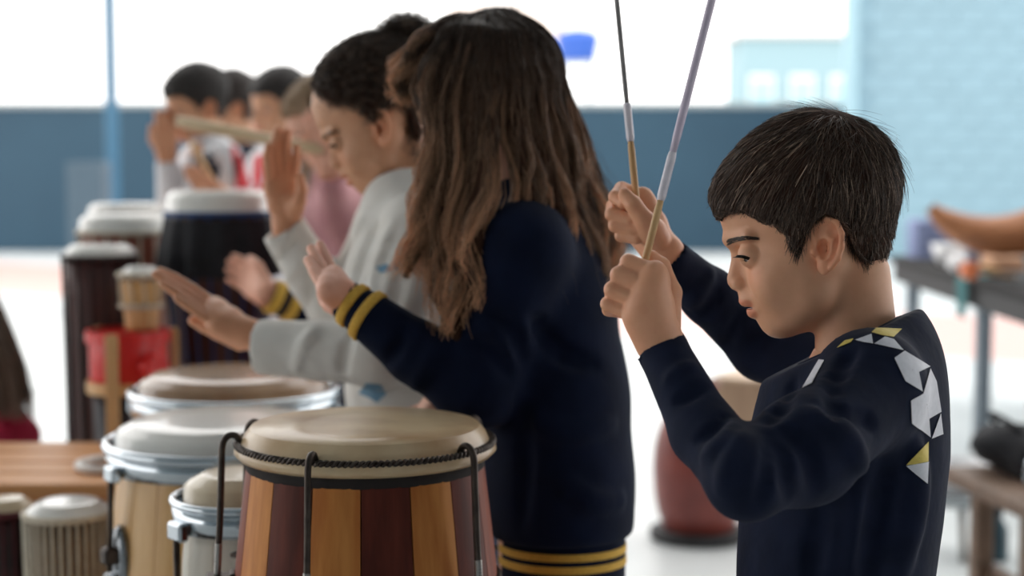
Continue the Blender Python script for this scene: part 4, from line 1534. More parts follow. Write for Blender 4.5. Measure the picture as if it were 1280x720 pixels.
# ------------------------------------------------------------------ girl with long hair in the navy college jacket
def make_long_hair_girl():
    fig = Fig(640, 330, 2.0); p = fig.p
    base = P(690, 400, 2.0); base[2] = 0
    th = thing('person', base, 'girl with long wavy brown hair in navy jacket with yellow striped cuffs and hem', 'person')
    hd = Head(608, 122, 2.0, 1.0, roll=-22, yaw=26)
    n0, n1 = hd.canon(P(632, 190, 2.0)), hd.canon(P(648, 285, 2.0))
    F = head_field(3.2, [(n0, n1, 50, 54)], lo=(884, -560, -112))
    V, Q = F.mesh()
    parts = [(hd.world(V), Q[:, ::-1], head_colors(V))]
    hand = hand_field(fig, (430, 372, -.125),
                      [[(417, 343, -.100), (409, 326, -.080), (404, 315, -.066), (400, 306, -.055)],
                       [(411, 348, -.118), (400, 331, -.098), (394, 320, -.084), (389, 311, -.072)],
                       [(408, 356, -.136), (396, 342, -.117), (390, 333, -.104), (385, 325, -.092)],
                       [(409, 364, -.150), (399, 352, -.135), (394, 345, -.125), (390, 339, -.117)]],
                      [(422, 384, -.128), (413, 381, -.115), (407, 376, -.10), (402, 368, -.09)], rf=.0066, h=.0014, kf=.0006, forearm=[(452, 390, -.13)], rw=.0185, palm_r=.011)
    V, Q = to_world(fig, hand); parts.append((V, Q, np.ones((len(V), 3)) * np.array([1.05, .93, .9])))
    S1, E1, W1 = p(652, 322, -.125), p(596, 482, -.122), p(432, 374, -.125)
    S2, E2 = p(655, 322, .125), p(600, 470, .15)
    W2 = p(560, 500, .05)
    far = hand_field(fig, (552, 505, .05), [[(535 - 0, 512 + i * 3, .05 - i * .012), (520, 514 + i * 3, .048 - i * .012), (510, 517 + i * 3, .045 - i * .012), (502, 521 + i * 3, .043 - i * .012)] for i in range(4)],
                     [(548, 515, .055), (540, 524, .06), (532, 530, .06), (526, 534, .058)], h=.003, forearm=[(570, 500, .06)])
    V, Q = to_world(fig, far); parts.append((V, Q, None))
    parts.append(core(fig, [(p(672, 320), p(690, 600), .06, .07), (S1, S2, .022, .022), (S1, E1, .022, .02), (E1, p(520, 440, -.125), .018, .016), (p(520, 440, -.125), W1, .016, .014), (S2, E2, .022, .02), (E2, W2, .018, .015),
                            (p(690, 600), p(700, 760), .07, .075)], .009))
    V, Q, C = join(parts)
    obj('body', V, Q, M_SKIN3, th, colors=C)
    eyes(hd, th, M_EYE)
    # jacket
    G = Field(np.array([-.26, -.42, -.26]), np.array([.19, .12, .24]), .0048)
    ux = np.array([1.0, 0, 0])
    ch = [(668, 318, .100), (680, 380, .120), (690, 500, .130), (697, 600, .128), (703, 668, .122)]
    for (x1, y1, r1), (x2, y2, r2) in zip(ch[:-1], ch[1:]):
        G.add(rc(p(x1, y1), p(x2, y2), r1, r2, (ux, .73)), .02)
    G.add(rc(p(655, 305, -.11), p(658, 305, .11), .052), .035)
    G.add(rc(p(648, 275, -.02), p(648, 275, .02), .055), .035)
    mid = p(520, 440, -.125)
    G.add(rc(S1, E1, .052, .047), .03); G.add(rc(E1, mid, .047, .037), .02); G.add(rc(mid, p(462, 396, -.13), .037, .030), .01)
    G.add(rc(p(462, 396, -.13), p(416, 364, -.12), .027, .0225), .003)
    G.add(rc(S2, E2, .05, .045), .03); G.add(rc(E2, W2, .044, .03), .02)
    folds(G, fig, [([(640, 470), (615, 440), (585, 425)], -.004, .008), ([(655, 450), (640, 410), (610, 395)], -.003, .008), ([(668, 400), (700, 440), (745, 455)], -.004, .010), ([(665, 520), (705, 540), (760, 530)], .003, .012),
                   ([(650, 500), (655, 580), (648, 655)], -.003, .009), ([(700, 600), (735, 625), (772, 625)], .003, .012), ([(505, 412), (495, 438), (480, 458)], -.003, .006), ([(545, 428), (532, 460), (520, 482)], .003, .008)])
    n = p(418, 366, -.12) - p(440, 380, -.126); n /= np.linalg.norm(n)
    cc = p(427, 371, -.123)
    G.inter(plane(cc, n, .05)); G.sub(rc(cc, cc + n * .05, .0185), .002)
    # neck opening
    nk = p(646, 268)
    G.sub(rc(nk + np.array([0, .02, 0]), nk + np.array([-.03, .11, 0]), .043, .055), .006)
    # puffed lower edge meets the ribbed hem
    lowc = p(703, 666)
    G.inter(plane(lowc, (.02, -1, 0), .3), .01)
    V, Q = to_world(fig, G); V = relax(V, Q, 1)
    jk = obj('jacket', V, Q, M_NAVYJ, th)
    # hem rib with stripes: elliptical bands
    def oval(py0, py1, hw, hd_, name, mt, out=0.0, cx0=703):
        a, b = p(cx0, py0), p(cx0, py1)
        V = []; n = 56
        for q, r in ((a, -.006), (a, out), (b, out), (b, -.006)):
            for j in range(n):
                t = 2 * math.pi * j / n
                V.append(q + np.array([(hw + r) * math.cos(t), 0, (hd_ + r) * math.sin(t)]))
        F = []
        for i in range(3):
            for j in range(n): F.append((i * n + j, (i + 1) * n + j, (i + 1) * n + (j + 1) % n, i * n + (j + 1) % n))
        return obj(name, fig.world(np.array(V)), F, mt, jk, auto=True)
    oval(660, 722, .0785, .092, 'hem_rib', M_NAVYJ, 0)
    for y0, y1 in ((677, 686), (692, 701)): oval(y0, y1, .0785, .092, 'hem_stripe', M_YEL, .0016)
    # cuff stripes
    A, B = p(416, 364, -.12), p(462, 396, -.13)
    fr = lambda t: A + (B - A) * t
    rr = lambda t: .0225 + (.027 - .0225) * t
    for t0, t1, of in ((.44, .66, .0016), (.84, 1.06, .0042)):
        band(fig, fr(t0), fr(t1), rr(t0), rr(t1), of, 'cuff_stripe', M_YEL, jk)
    # collar with a yellow edge
    cf, cb = p(598, 285), p(668, 218)
    rim = ellipse3((cf + cb) / 2, (cb - cf) / 2 * .95, np.array([0, 0, .066]), 40)
    loop_tube(fig, rim, .008, 'collar_rib', M_NAVYJ, jk)
    loop_tube(fig, [q + np.array([-.004, .006, 0]) for q in rim], .0042, 'collar_stripe', M_YEL, jk)
    lower_body(th, base[0], base[1], .63, 0, M_DENIM, M_SHOE)
    # hair: dark mass + locks
    G_ = [[(600, 22, -.03), (562, 52, -.075), (540, 110, -.092), (546, 180, -.098), (535, 250, -.11), (520, 305, -.115), (508, 345, -.112)],
          [(606, 18, -.03), (582, 58, -.085), (566, 130, -.100), (563, 210, -.108), (558, 290, -.120), (552, 360, -.135), (562, 418, -.145)],
          [(612, 16, -.03), (602, 62, -.09), (594, 140, -.105), (588, 220, -.115), (582, 300, -.135), (576, 365, -.15), (572, 424, -.155)],
          [(618, 15, -.03), (622, 68, -.09), (616, 140, -.105), (606, 215, -.125), (598, 275, -.145), (594, 330, -.155), (590, 385, -.16)],
          [(585, 26, -.03), (552, 58, -.07), (530, 112, -.08), (548, 160, -.098), (552, 230, -.104), (548, 300, -.118), (540, 370, -.13)],
          [(622, 15, -.02), (640, 66, -.085), (646, 140, -.100), (652, 205, -.108), (664, 262, -.115), (684, 325, -.11), (698, 388, -.095)],
          [(628, 14, -.01), (655, 66, -.07), (668, 140, -.085), (680, 210, -.09), (698, 275, -.09), (712, 335, -.08), (716, 394, -.07)],
          [(634, 14, 0), (672, 72, -.05), (688, 150, -.06), (705, 220, -.06), (722, 285, -.055), (734, 345, -.05), (732, 400, -.045)],
          [(638, 14, .01), (684, 82, -.01), (704, 160, -.02), (726, 230, -.02), (744, 285, -.015), (754, 335, -.01), (750, 390, -.01)],
          [(640, 14, .02), (690, 90, .03), (712, 160, .03), (738, 225, .03), (757, 275, .03), (765, 320, .03), (757, 372, .03)],
          [(630, 16, .03), (668, 76, .08), (690, 160, .09), (712, 240, .09), (730, 300, .08), (742, 365, .075)],
          [(590, 24, .03), (560, 60, .085), (540, 130, .098), (545, 210, .1), (540, 290, .1), (535, 350, .1)],
          [(590, 24, -.02), (556, 34, -.045), (524, 58, -.05), (506, 92, -.05), (505, 116, -.046), (514, 130, -.045)],
          [(592, 24, .0), (556, 32, .0), (522, 56, .005), (504, 92, .005), (504, 120, .005)],
          [(594, 24, .02), (560, 34, .045), (526, 62, .05), (510, 100, .05), (510, 125, .045)]]
    RAD = [.016, .019, .019, .016, .014, .019, .020, .021, .021, .018, .02, .016, .011, .011, .010]
    guides = [np.array([p(*q) for q in g]) for g in G_]
    H = fig.field(np.concatenate(guides), .05, .0045)
    c_, r_ = CRANIUM
    # skull cap of hair
    cw = fig.local(hd.world(np.array([c_]))[0])
    Mx = fig.R.T @ hd.M @ AX_C
    H.add(ell(cw, [(q + 7) * hd.k for q in r_], Mx))
    H.add(ell(p(618, 86, 0), (.082, .070, .074)), .02)
    for g, r in zip(guides, RAD):
        sp = smooth_path(g, 9)
        n = len(sp)
        for i in range(n - 1):
            k0 = r * (.6 if i > 0 else .1) * (1 - .55 * max(0, i / (n - 1) - .55) / .45); k1 = r * .6 * (1 - .55 * max(0, (i + 1) / (n - 1) - .55) / .45)
            H.add(rc(sp[i], sp[i + 1], k0, k1), .012)
    V, Q = to_world(fig, H)
    hair = obj('hair', V, Q, mat('long_hair_under_layer', (56, 38, 30), (70, 48, 38), scale=80, stretch=(1, 1, .2), rough=.9, bump=(160, .4, .003), spec=.05), th)
    # top coat lying over the mass, falling away from the parting
    rt, nr = surf_samples(V, Q, 5200, lambda c, n_: np.clip((c[:, 2] - 1.22) / .1, .03, 1) * np.where(c[:, 2] > 1.42, 5.0, 1.0) * (1.0 - .75 * (c[:, 1] > 2.04)))
    part = P(606, 14, 1.99)

    def fall(q, n_):
        o = q - part; o[:, 2] = 0
        o /= np.linalg.norm(o, axis=1)[:, None] + 1e-6
        up_ = np.clip((q[:, 2] - 1.36) / .08, 0, 1)[:, None]
        return o * up_ + np.array([0, 0, -1.0])
    St = comb(V, Q, rt, nr, fall, .075, n=7, lift0=.0005, lift1=.003, jit=.12)
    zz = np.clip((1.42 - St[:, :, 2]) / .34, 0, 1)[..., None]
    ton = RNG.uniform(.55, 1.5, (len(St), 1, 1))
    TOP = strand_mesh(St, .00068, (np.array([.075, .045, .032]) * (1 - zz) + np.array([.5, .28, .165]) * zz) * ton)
    TOP = (TOP[0], TOP[1], TOP[2])
    SS = []; CC = []
    n = 13
    tt = np.linspace(0, 1, n)
    for gi, (g, r) in enumerate(zip(guides, RAD)):
        sp = smooth_path(g, n)
        tn = np.gradient(sp, axis=0); tn /= np.linalg.norm(tn, axis=1)[:, None]
        gph = random.random() * 6.28; gfq = random.uniform(2.6, 3.4)
        for lk in range(15):
            an = random.random() * 6.28; rad = math.sqrt(random.random()) * r
            lo = np.array([math.cos(an), 0, math.sin(an)]) * rad
            ph = gph + random.uniform(-.9, .9); amp = random.uniform(.005, .0145); fq = gfq * random.uniform(.92, 1.08)
            tone = random.uniform(.6, 1.5)
            for s_ in range(18):
                so = RNG.normal(size=3) * .0022
                endk = 1 - random.random() ** 2 * .35
                pr = (.3 + .7 * np.minimum(1, tt * 2.6)) * (1 - .35 * np.clip(tt - .6, 0, 1))
                off = lo[None] * pr[:, None] * 1.05 + so[None] * (.6 + tt[:, None])
                wv = amp * np.clip(tt * 2 - .25, 0, 1) * np.sin(ph + tt * 6.28 * fq)
                wv2 = amp * .6 * np.clip(tt * 2 - .25, 0, 1) * np.cos(ph + tt * 6.28 * fq)
                q = sp + off + np.stack([wv, 0 * wv, wv2], 1)
                if endk < 1:
                    ti = tt * endk
                    q = np.stack([np.interp(ti, tt, q[:, k]) for k in range(3)], 1)
                SS.append(q)
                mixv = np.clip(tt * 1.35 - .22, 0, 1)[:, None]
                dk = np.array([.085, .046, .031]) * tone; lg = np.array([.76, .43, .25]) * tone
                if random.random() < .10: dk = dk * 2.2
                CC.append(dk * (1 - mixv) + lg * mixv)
    # fly-aways down the back edge
    for i in range(220):
        g = guides[random.choice([8, 9, 9, 7, 5])]
        sp = smooth_path(g, n)
        o = np.array([random.uniform(0, .028), 0, random.uniform(-.03, .03)])
        k0 = random.uniform(.15, .6)
        q = np.stack([np.interp(k0 + tt * (1 - k0) * random.uniform(.5, 1), tt, sp[:, k]) for k in range(3)], 1) + o[None] * (.3 + tt[:, None]) + .004 * np.sin(tt * 9 + i)[:, None]
        SS.append(q); CC.append(np.tile(np.array([.13, .08, .055]), (n, 1)))
    S = np.array(SS)
    wd = np.full(len(S), .00078); wd[-220:] = .0003
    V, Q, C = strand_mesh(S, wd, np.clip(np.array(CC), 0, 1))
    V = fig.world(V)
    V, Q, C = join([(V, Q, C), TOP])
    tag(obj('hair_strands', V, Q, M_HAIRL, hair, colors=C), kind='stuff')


make_long_hair_girl()


# ------------------------------------------------------------------ girl with the bun in the white sweatshirt
def make_bun_girl():
    d0 = 2.35
    fig = Fig(460, 330, d0); p = fig.p
    base = P(505, 400, d0); base[2] = 0
    th = thing('person', base, 'girl with dark curly hair in a bun and white sweatshirt raising one palm', 'person')
    hd = Head(468, 138, d0, 1.07, roll=10, yaw=10)
    n0, n1 = hd.canon(P(505, 195, d0)), hd.canon(P(512, 270, d0))
    F = head_field(2.6, [(n0, n1, 48, 52)], lo=(884, -540, -112))
    V, Q = F.mesh(); VQ = (V, Q)
    parts = [(hd.world(V), Q[:, ::-1], head_colors(V))]
    up = hand_field(fig, (358, 286, .085),
                    [[(338, 232, .075), (335, 208, .062), (334, 194, .056), (336, 183, .054)],
                     [(346, 224, .08), (344, 192, .068), (345, 175, .062), (347, 163, .06)],
                     [(357, 223, .085), (358, 193, .074), (358, 177, .068), (359, 165, .066)],
                     [(367, 230, .088), (370, 205, .08), (371, 193, .076), (371, 184, .074)]],
                    [(366, 272, .075), (374, 252, .058), (377, 236, .052), (375, 222, .05)], rf=.0074, h=.0019, forearm=[(368, 305, .09)], rw=.0205, palm_r=.0115, thenar=(366, 256, .072, .013))
    low = hand_field(fig, (316, 420, -.115),
                     [[(268, 381, -.075), (240, 361, -.07), (219, 348, -.068), (200, 339, -.066)],
                      [(263, 387, -.092), (233, 366, -.09), (212, 353, -.088), (195, 343, -.088)],
                      [(263, 396, -.108), (236, 377, -.108), (218, 364, -.107), (204, 355, -.106)],
                      [(270, 405, -.12), (247, 391, -.122), (233, 381, -.122), (221, 373, -.122)]],
                     [(300, 428, -.105), (272, 416, -.095), (255, 408, -.09), (241, 401, -.088)], rf=.0074, h=.0019, forearm=[(338, 432, -.12)], rw=.021, palm_r=.0125)
    for G in (up, low):
        V, Q = to_world(fig, G); parts.append((V, Q, np.ones((len(V), 3)) * np.array([1.06, .96, .93])))
    S1, E1, W1 = p(532, 305, -.12), p(478, 442, -.175), p(326, 434, -.118)
    S2, E2, W2 = p(482, 290, .12), p(428, 396, .13), p(360, 292, .087)
    parts.append(core(fig, [(p(505, 300), p(508, 560), .06, .07), (S1, S2, .022, .022), (S1, E1, .022, .02), (E1, W1, .018, .015), (S2, E2, .022, .02), (E2, W2, .018, .015), (p(508, 560), p(512, 720), .07, .075)], .009))
    V, Q, C = join(parts)
    obj('body', V, Q, M_SKIN2, th, colors=C)
    eyes(hd, th, M_EYE)
    brows_lashes(hd, th, M_HAIR, VQ, nb=90, width=.0004, col=(.11, .075, .055))
    # hair
    line = [(390, 96), (400, 72), (425, 48), (455, 36), (490, 30), (530, 40), (560, 80), (566, 130), (552, 185), (530, 205), (520, 190), (521, 160), (516, 138), (502, 130), (486, 138), (481, 152), (470, 150), (462, 138),
            (447, 130), (428, 130), (412, 124), (400, 112)]
    HP = hd.poly(line)
    Fh = hair_hull(HP, 7, 3.4, rnd=8, side=5)
    Vh, Qh = Fh.mesh(); Vw = hd.world(Vh); Qw = Qh[:, ::-1]
    hair = obj('hair', Vw, Qw, M_HAIRB, th)
    bun_c = P(508, 52, d0 + .01)
    SS = []; CC = []
    tgt = hd.canon(bun_c)

    def flow(q, n):
        c = hd.canon(q); dd = tgt - c
        dd /= np.linalg.norm(dd, axis=1)[:, None] + 1e-6
        return dd @ hd.M.T
    rt, nr = surf_samples(Vw, Qw, 2500)
    S = comb(Vw, Qw, rt, nr, flow, .05, n=11, lift0=.000, lift1=.006, jit=.5, curl=(.0055, 2.6))
    V1 = strand_mesh(S, .0008, scatter_cols(len(S), (.07, .046, .035), .4, (.26, .17, .12), .18))
    # bun: core ball and coils
    B = Field(bun_c - .06, bun_c + .06, .004)
    B.add(ell(bun_c, (.036, .036, .028)))
    Vb, Qb = B.mesh()
    bun = obj('hair_bun', Vb, Qb, M_HAIRB, hair)
    S = []
    m = 11
    for i in range(1000):
        v = RNG.normal(size=3); v /= np.linalg.norm(v); v *= np.array([.036, .036, .029])
        ax = RNG.normal(size=3); ax /= np.linalg.norm(ax)
        r = random.uniform(.004, .009)
        u = np.cross(ax, [0, 0, 1.0]); u /= np.linalg.norm(u) + 1e-9; w = np.cross(ax, u)
        ph = random.random() * 6.28
        S.append([bun_c + v * (1 + .45 * random.random() ** 2) + r * (math.cos(ph + t * 7) * u + math.sin(ph + t * 7) * w) + ax * .012 * t for t in np.linspace(0, 1, m)])
    V2 = strand_mesh(np.array(S), .0006, scatter_cols(1000, (.06, .04, .03), .4, (.24, .16, .11), .2))
    # little curls along the hairline
    rt, nr = surf_samples(parts[0][0], parts[0][1], 700, lambda c, n_: np.where((lambda q: (np.abs(poly_sd(HP, q[:, 0], q[:, 1])) < 7) & (q[:, 0] < 1090))(hd.canon(c)), 1.0, 0.0))
    S = comb(parts[0][0], parts[0][1], rt, nr, flow, .018, n=10, lift0=0, lift1=.004, jit=.6, curl=(.003, 1.5))
    V3 = strand_mesh(S, .0004, scatter_cols(len(S), (.06, .04, .03), .3))
    V, Q, C = join([V1, V2, V3])
    tag(obj('hair_strands', V, Q, M_HAIR, hair, colors=C), kind='stuff')
    # sweatshirt
    G = Field(np.array([-.20, -.42, -.26]), np.array([.20, .14, .24]), .0048)
    ux = np.array([1.0, 0, 0])
    ch = [(508, 300, .098), (505, 370, .118), (514, 480, .124), (524, 640, .122)]
    for (x1, y1, r1), (x2, y2, r2) in zip(ch[:-1], ch[1:]):
        G.add(rc(p(x1, y1), p(x2, y2), r1, r2, (ux, .76)), .02)
    G.add(rc(p(522, 285, -.105), p(492, 278, .105), .05), .035)
    G.add(rc(p(512, 252, -.02), p(510, 252, .02), .055), .035)
    G.add(rc(S1, E1, .05, .046), .03); G.add(rc(E1, p(400, 438, -.145), .046, .0405), .02); G.add(rc(p(400, 438, -.145), p(305, 432, -.11), .0405, .038), .01)
    G.add(rc(S2, E2, .05, .044), .03); G.add(rc(E2, p(390, 345, .11), .044, .038), .02); G.add(rc(p(390, 345, .11), p(345, 270, .08), .038, .034), .01)
    folds(G, fig, [([(470, 282), (452, 320), (440, 370)], -0.0033, .008), ([(492, 285), (476, 330), (462, 390)], 0.0033, .010), ([(455, 275), (438, 310), (428, 345)], 0.0026, .009), ([(515, 295), (500, 345), (490, 400)], -0.0033, .009),
                   ([(440, 410), (430, 440), (428, 466)], -0.0026, .007), ([(395, 412), (380, 436), (372, 462)], 0.0014, .008)])
    folds(G, fig, [([(408, 322), (392, 352), (384, 385)], -0.0026, .007), ([(394, 302), (375, 330), (362, 350)], 0.0020, .007), ([(376, 296), (358, 318), (345, 330)], -0.0020, .006)], -0.0650, .3)
    for c, q0, inn in ((p(322, 434, -.118), p(350, 436, -.126), .031), (p(354, 284, .083), p(366, 303, .09), .027)):
        n = c - q0; n /= np.linalg.norm(n)
        G.inter(plane(c, n, .055), .003); G.sub(rc(c - n * .002, c + n * .06, inn), .003)
    nk = p(510, 245)
    G.sub(rc(nk + np.array([0, .012, 0]), nk + np.array([-.02, .1, 0]), .046, .056), .006)
    V, Q = to_world(fig, G); V = relax(V, Q, 1)
    sh = obj('sweatshirt', V, Q, M_WHITEJ, th)
    cf, cb = p(462, 262), p(550, 226)
    loop_tube(fig, ellipse3((cf + cb) / 2, (cb - cf) / 2, np.array([0, 0, .064]), 40), .0075, 'collar_rib', M_WHITEJ, sh)
    for pl_ in ([(449, 492), (458, 478), (476, 480), (484, 492), (472, 503), (462, 497)], [(470, 334), (484, 330), (489, 338), (476, 342)], [(490, 330), (500, 332), (497, 339)]):
        decal('blue_print', [pl_], V, Q, mat('blue_print_ink', (96, 140, 170), (120, 158, 184), scale=40, rough=.7), sh, .0015, 3)
    lower_body(th, base[0], base[1], .68, 0, M_DENIM, M_SHOE)


make_bun_girl()


# ------------------------------------------------------------------ children farther back: one builder
def child(label, px, py, d, scale, roll, yaw, skin, hairc, shirt_mt, sh_px, arms=(), h=0.0088, stripes=(), hair_off=9, line=None, strands=800, length=.03, side=4, trousers=M_DENIM, torso_w=.118, hip=.72, longhair=0):
    """px,py = head centre; sh_px = (x, y) of the neck base; arms = list of (elbow, wrist, fingers_dir) in photo pixels + depth offset"""
    fig = Fig(px, py + 100, d); p = fig.p
    nb = P(sh_px[0], sh_px[1], d)
    base = nb.copy(); base[2] = 0
    th = thing('person', base, label, 'person')
    hd = Head(px, py, d, scale, roll, yaw)
    n0 = hd.canon(hd.world(np.array([[1062, -350, 0]]))[0]); n1 = hd.canon(nb - np.array([0, 0, .03]))
    lo = np.minimum((884, -540, -112), n1 - 60); hi = np.maximum((1140, -128, 112), n1 + 60)
    F = head_field(4.6, [(n0, n1, 46, 52)], lo=tuple(lo), hi=tuple(hi))
    V, Q = F.mesh()
    parts = [(hd.world(V), Q[:, ::-1], head_colors(V))]
    a = math.radians(yaw)
    fw = fig.R.T @ (hd.R0 @ np.array([-math.cos(a), 0, math.sin(a)]))      # facing direction
    sd = np.array([fw[2], 0, -fw[0]]); sd /= np.linalg.norm(sd)             # sideways
    n = fig.local(nb)
    S = {s: n + sd * (.115 * s) + np.array([0, -.05, 0]) for s in (-1, 1)}
    hipl = fig.local(np.array([nb[0], nb[1], hip]))
    cores = [(n - np.array([0, .05, 0]), hipl, .055, .07), (S[-1], S[1], .02, .02)]
    G = Field(np.minimum(hipl, n) - np.array([.42, .02, .42]), np.maximum(hipl, n) + np.array([.42, .08, .42]), h)
    G.add(rc(n - np.array([0, .10, 0]), n * .55 + hipl * .45, torso_w * .88, torso_w * 1.02, (fw, .74)), .02)
    G.add(rc(n * .55 + hipl * .45, hipl, torso_w * 1.02, torso_w, (fw, .76)), .02)
    G.add(rc(S[-1], S[1], .045), .035); G.add(rc(n, n - np.array([0, .03, 0]), .052), .035)
    for (s, el, wr, fd) in arms:
        E, W = p(*el), p(*wr)
        cores += [(S[s], E, .022, .02), (E, W, .018, .015)]
        G.add(rc(S[s], E, .046, .04), .03); G.add(rc(E, W, .04, .03), .02)
        dr = (W - E) / np.linalg.norm(W - E)
        G.inter(plane(W - dr * .01, dr, .05), .003)
        # hand
        f = np.array(fd, dtype=float); f /= np.linalg.norm(f)
        side_v = np.cross(f, dr + np.array([.01, .02, .9])); side_v /= np.linalg.norm(side_v) + 1e-9
        bend = np.cross(side_v, f)
        HF = Field(W - .13, W + .13, .0036)
        HF.add(rc(W - dr * .03, W + f * .01, .019, .019))
        for k in range(4):
            o = side_v * (k - 1.5) * .0155
            mcp = W + f * .062 + o
            HF.add(rc(W + o * .6, mcp, .014, .011), .01)
            L = (.030, .034, .031, .024)[k]
            q1 = mcp + f * L + bend * .004; q2 = q1 + f * L * .6 + bend * .008; q3 = q2 + f * L * .5 + bend * .01
            finger_chain(HF, [mcp, q1, q2, q3], [.0085, .0078, .007, .006], .002)
        t0 = W + f * .018 - side_v * .02; t1 = t0 + f * .028 - side_v * .018 + bend * .01
        finger_chain(HF, [t0, t1, t1 + f * .022, t1 + f * .038], [.011, .009, .008, .007], .004)
        hv, hq = to_world(fig, HF); parts.append((hv, hq, np.ones((len(hv), 3)) * np.array([1.05, .95, .92])))
    if not any(s == -1 for s, *_ in arms) or len(arms) < 2:
        for s in (-1, 1):
            if s in [q[0] for q in arms]: continue
            E = S[s] + np.array([0, -.2, 0]) - fw * .03; W = E + np.array([0, -.16, 0]) + fw * .08
            cores += [(S[s], E, .022, .02), (E, W, .018, .015)]
            G.add(rc(S[s], E, .046, .04), .03); G.add(rc(E, W, .04, .03), .02)
            HF = Field(W - .11, W + .11, .004)
            for k in range(4):
                o = fw * (k - 1.5) * .015
                finger_chain(HF, [W, W + np.array([0, -.07, 0]) + o, W + np.array([0, -.105, 0]) + o, W + np.array([0, -.135 + .02, 0]) + o + sd * s * -.02], [.016, .0105, .008, .006], .006)
            finger_chain(HF, [W + fw * .015, W + fw * .032 + np.array([0, -.04, 0]), W + fw * .034 + np.array([0, -.07, 0])], [.011, .009, .007], .004)
            hv, hq = to_world(fig, HF); parts.append((hv, hq, None))
    G.sub(rc(n + np.array([0, .01, 0]), n + np.array([0, .1, 0]), .043, .055), .006)
    parts.append(core(fig, cores, .015))
    V, Q, C = join(parts)
    obj('body', V, Q, skin, th, colors=C)
    eyes(hd, th, M_EYE)
    V, Q = to_world(fig, G)
    sh = obj('shirt', V, Q, shirt_mt, th)
    loop_tube(fig, ellipse3(n + np.array([0, .006, 0]), fw * .05, sd * .056, 32), .007, 'collar_rib', shirt_mt, sh)
    for nm, polys, mt in stripes:
        decal(nm, polys, V, Q, mt, sh, .002, 4)
    HP = [(x, -y) for x, y in HAIRLINE] if line is None else line
    Fh = hair_hull(HP, hair_off, 5.0, side=side)
    Vh, Qh = Fh.mesh(); Vw = hd.world(Vh); Qw = Qh[:, ::-1]
    mb = mat('hair_mass_%d_%d_%d' % tuple(int(q * 1000) for q in hairc), tuple(255 * (q ** (1 / 2.2)) * .9 for q in hairc), rough=.6)
    hair = obj('hair', Vw, Qw, mb, th)
    whorl = np.array([1046, -146, -12.0])

    def flow(q, n_):
        c = hd.canon(q); dd = c - whorl; dd /= np.linalg.norm(dd, axis=1)[:, None] + 1e-6
        return (dd + np.array([0, -.5, 0])) @ hd.M.T
    rt, nr = surf_samples(Vw, Qw, strands)
    St = comb(Vw, Qw, rt, nr, flow, length, n=5, lift0=-.001, lift1=.004, jit=.25)
    sm = [strand_mesh(St, .0009, scatter_cols(len(St), hairc, .3))]
    if longhair:
        rt, nr = surf_samples(Vw, Qw, 650, lambda c, n_: (hd.canon(c)[:, 0] > 960) * 1.0)
        m = 8; tt = np.linspace(0, 1, m)
        out = []
        for i in range(len(rt)):
            q = rt[i] + nr[i] * .004
            o = nr[i] * .02; o[2] = 0
            L = longhair * random.uniform(.75, 1.1)
            out.append(q[None] + o[None] * np.sin(tt * 2.2)[:, None] + np.array([0, 0, -L])[None] * tt[:, None] + .006 * np.sin(tt * 8 + i * .7)[:, None] * np.array([1, .3, 0]))
        sm.append(strand_mesh(np.array(out), .0012, scatter_cols(len(out), hairc, .35)))
    V, Q, C = join(sm)
    tag(obj('hair_strands', V, Q, M_HAIR, hair, colors=C), kind='stuff')
    lower_body(th, base[0], base[1], hip, -yaw, trousers, M_SHOE, h=.012)
    return th


M_WHT = mat('white_cotton', (220, 218, 222), (230, 228, 231), scale=20, rough=.85)
M_PINK = mat('pink_cotton', (206, 150, 156), (216, 164, 168), scale=20, rough=.85)
M_REDC = mat('red_cotton', (196, 48, 56), (206, 60, 66), scale=20, rough=.85)
M_MAG = mat('magenta_cotton', (170, 24, 62), (184, 34, 74), scale=20, rough=.85)
DK = (.022, .016, .014)
child('dark haired child in white and red shirt beside the raised pale stick, head bowed', 246, 124, 4.4, 1.05, -4, -18, M_SKIN2, DK, M_WHT, (262, 178),
      arms=[(1, (214, 262, .02), (208, 196, -.06), (0.0, 1, .1)), (-1, (304, 268, -.15), (285, 248, -.22), (-1, .6, 0))],
      stripes=[('navy_panel', [[(243, 200), (262, 188), (276, 210), (272, 236), (240, 236)]], M_NAVY), ('red_sash', [[(288, 182), (300, 186), (312, 236), (296, 236)]], M_REDC)])
child('child with dark brown hair half hidden behind the child in white and red', 288, 126, 5.3, 1.1, -14, -10, M_SKIN2, (.035, .024, .02), M_NAVY, (300, 186))
child('fair child with light brown hair behind the row of drummers', 312, 130, 6.1, 1.12, -16, -60, M_SKIN3, (.2, .13, .09), M_WHT, (312, 182))
child('child with short cropped black hair and white shirt behind the drumming girls', 350, 126, 4.8, 1.1, -12, -30, M_SKIN2, DK, M_WHT, (352, 186), strands=900, length=.012,
      stripes=[('red_sash', [[(318, 196), (330, 192), (328, 238), (314, 238)]], M_REDC)])
child('blonde child in pink top behind the girl with the bun', 403, 146, 3.55, 1.0, 0, -6, M_SKIN3, (.42, .29, .18), M_PINK, (420, 222), arms=[(1, (424, 268, -.12), (412, 214, -.22), (-.35, 1, 0))], longhair=.16)
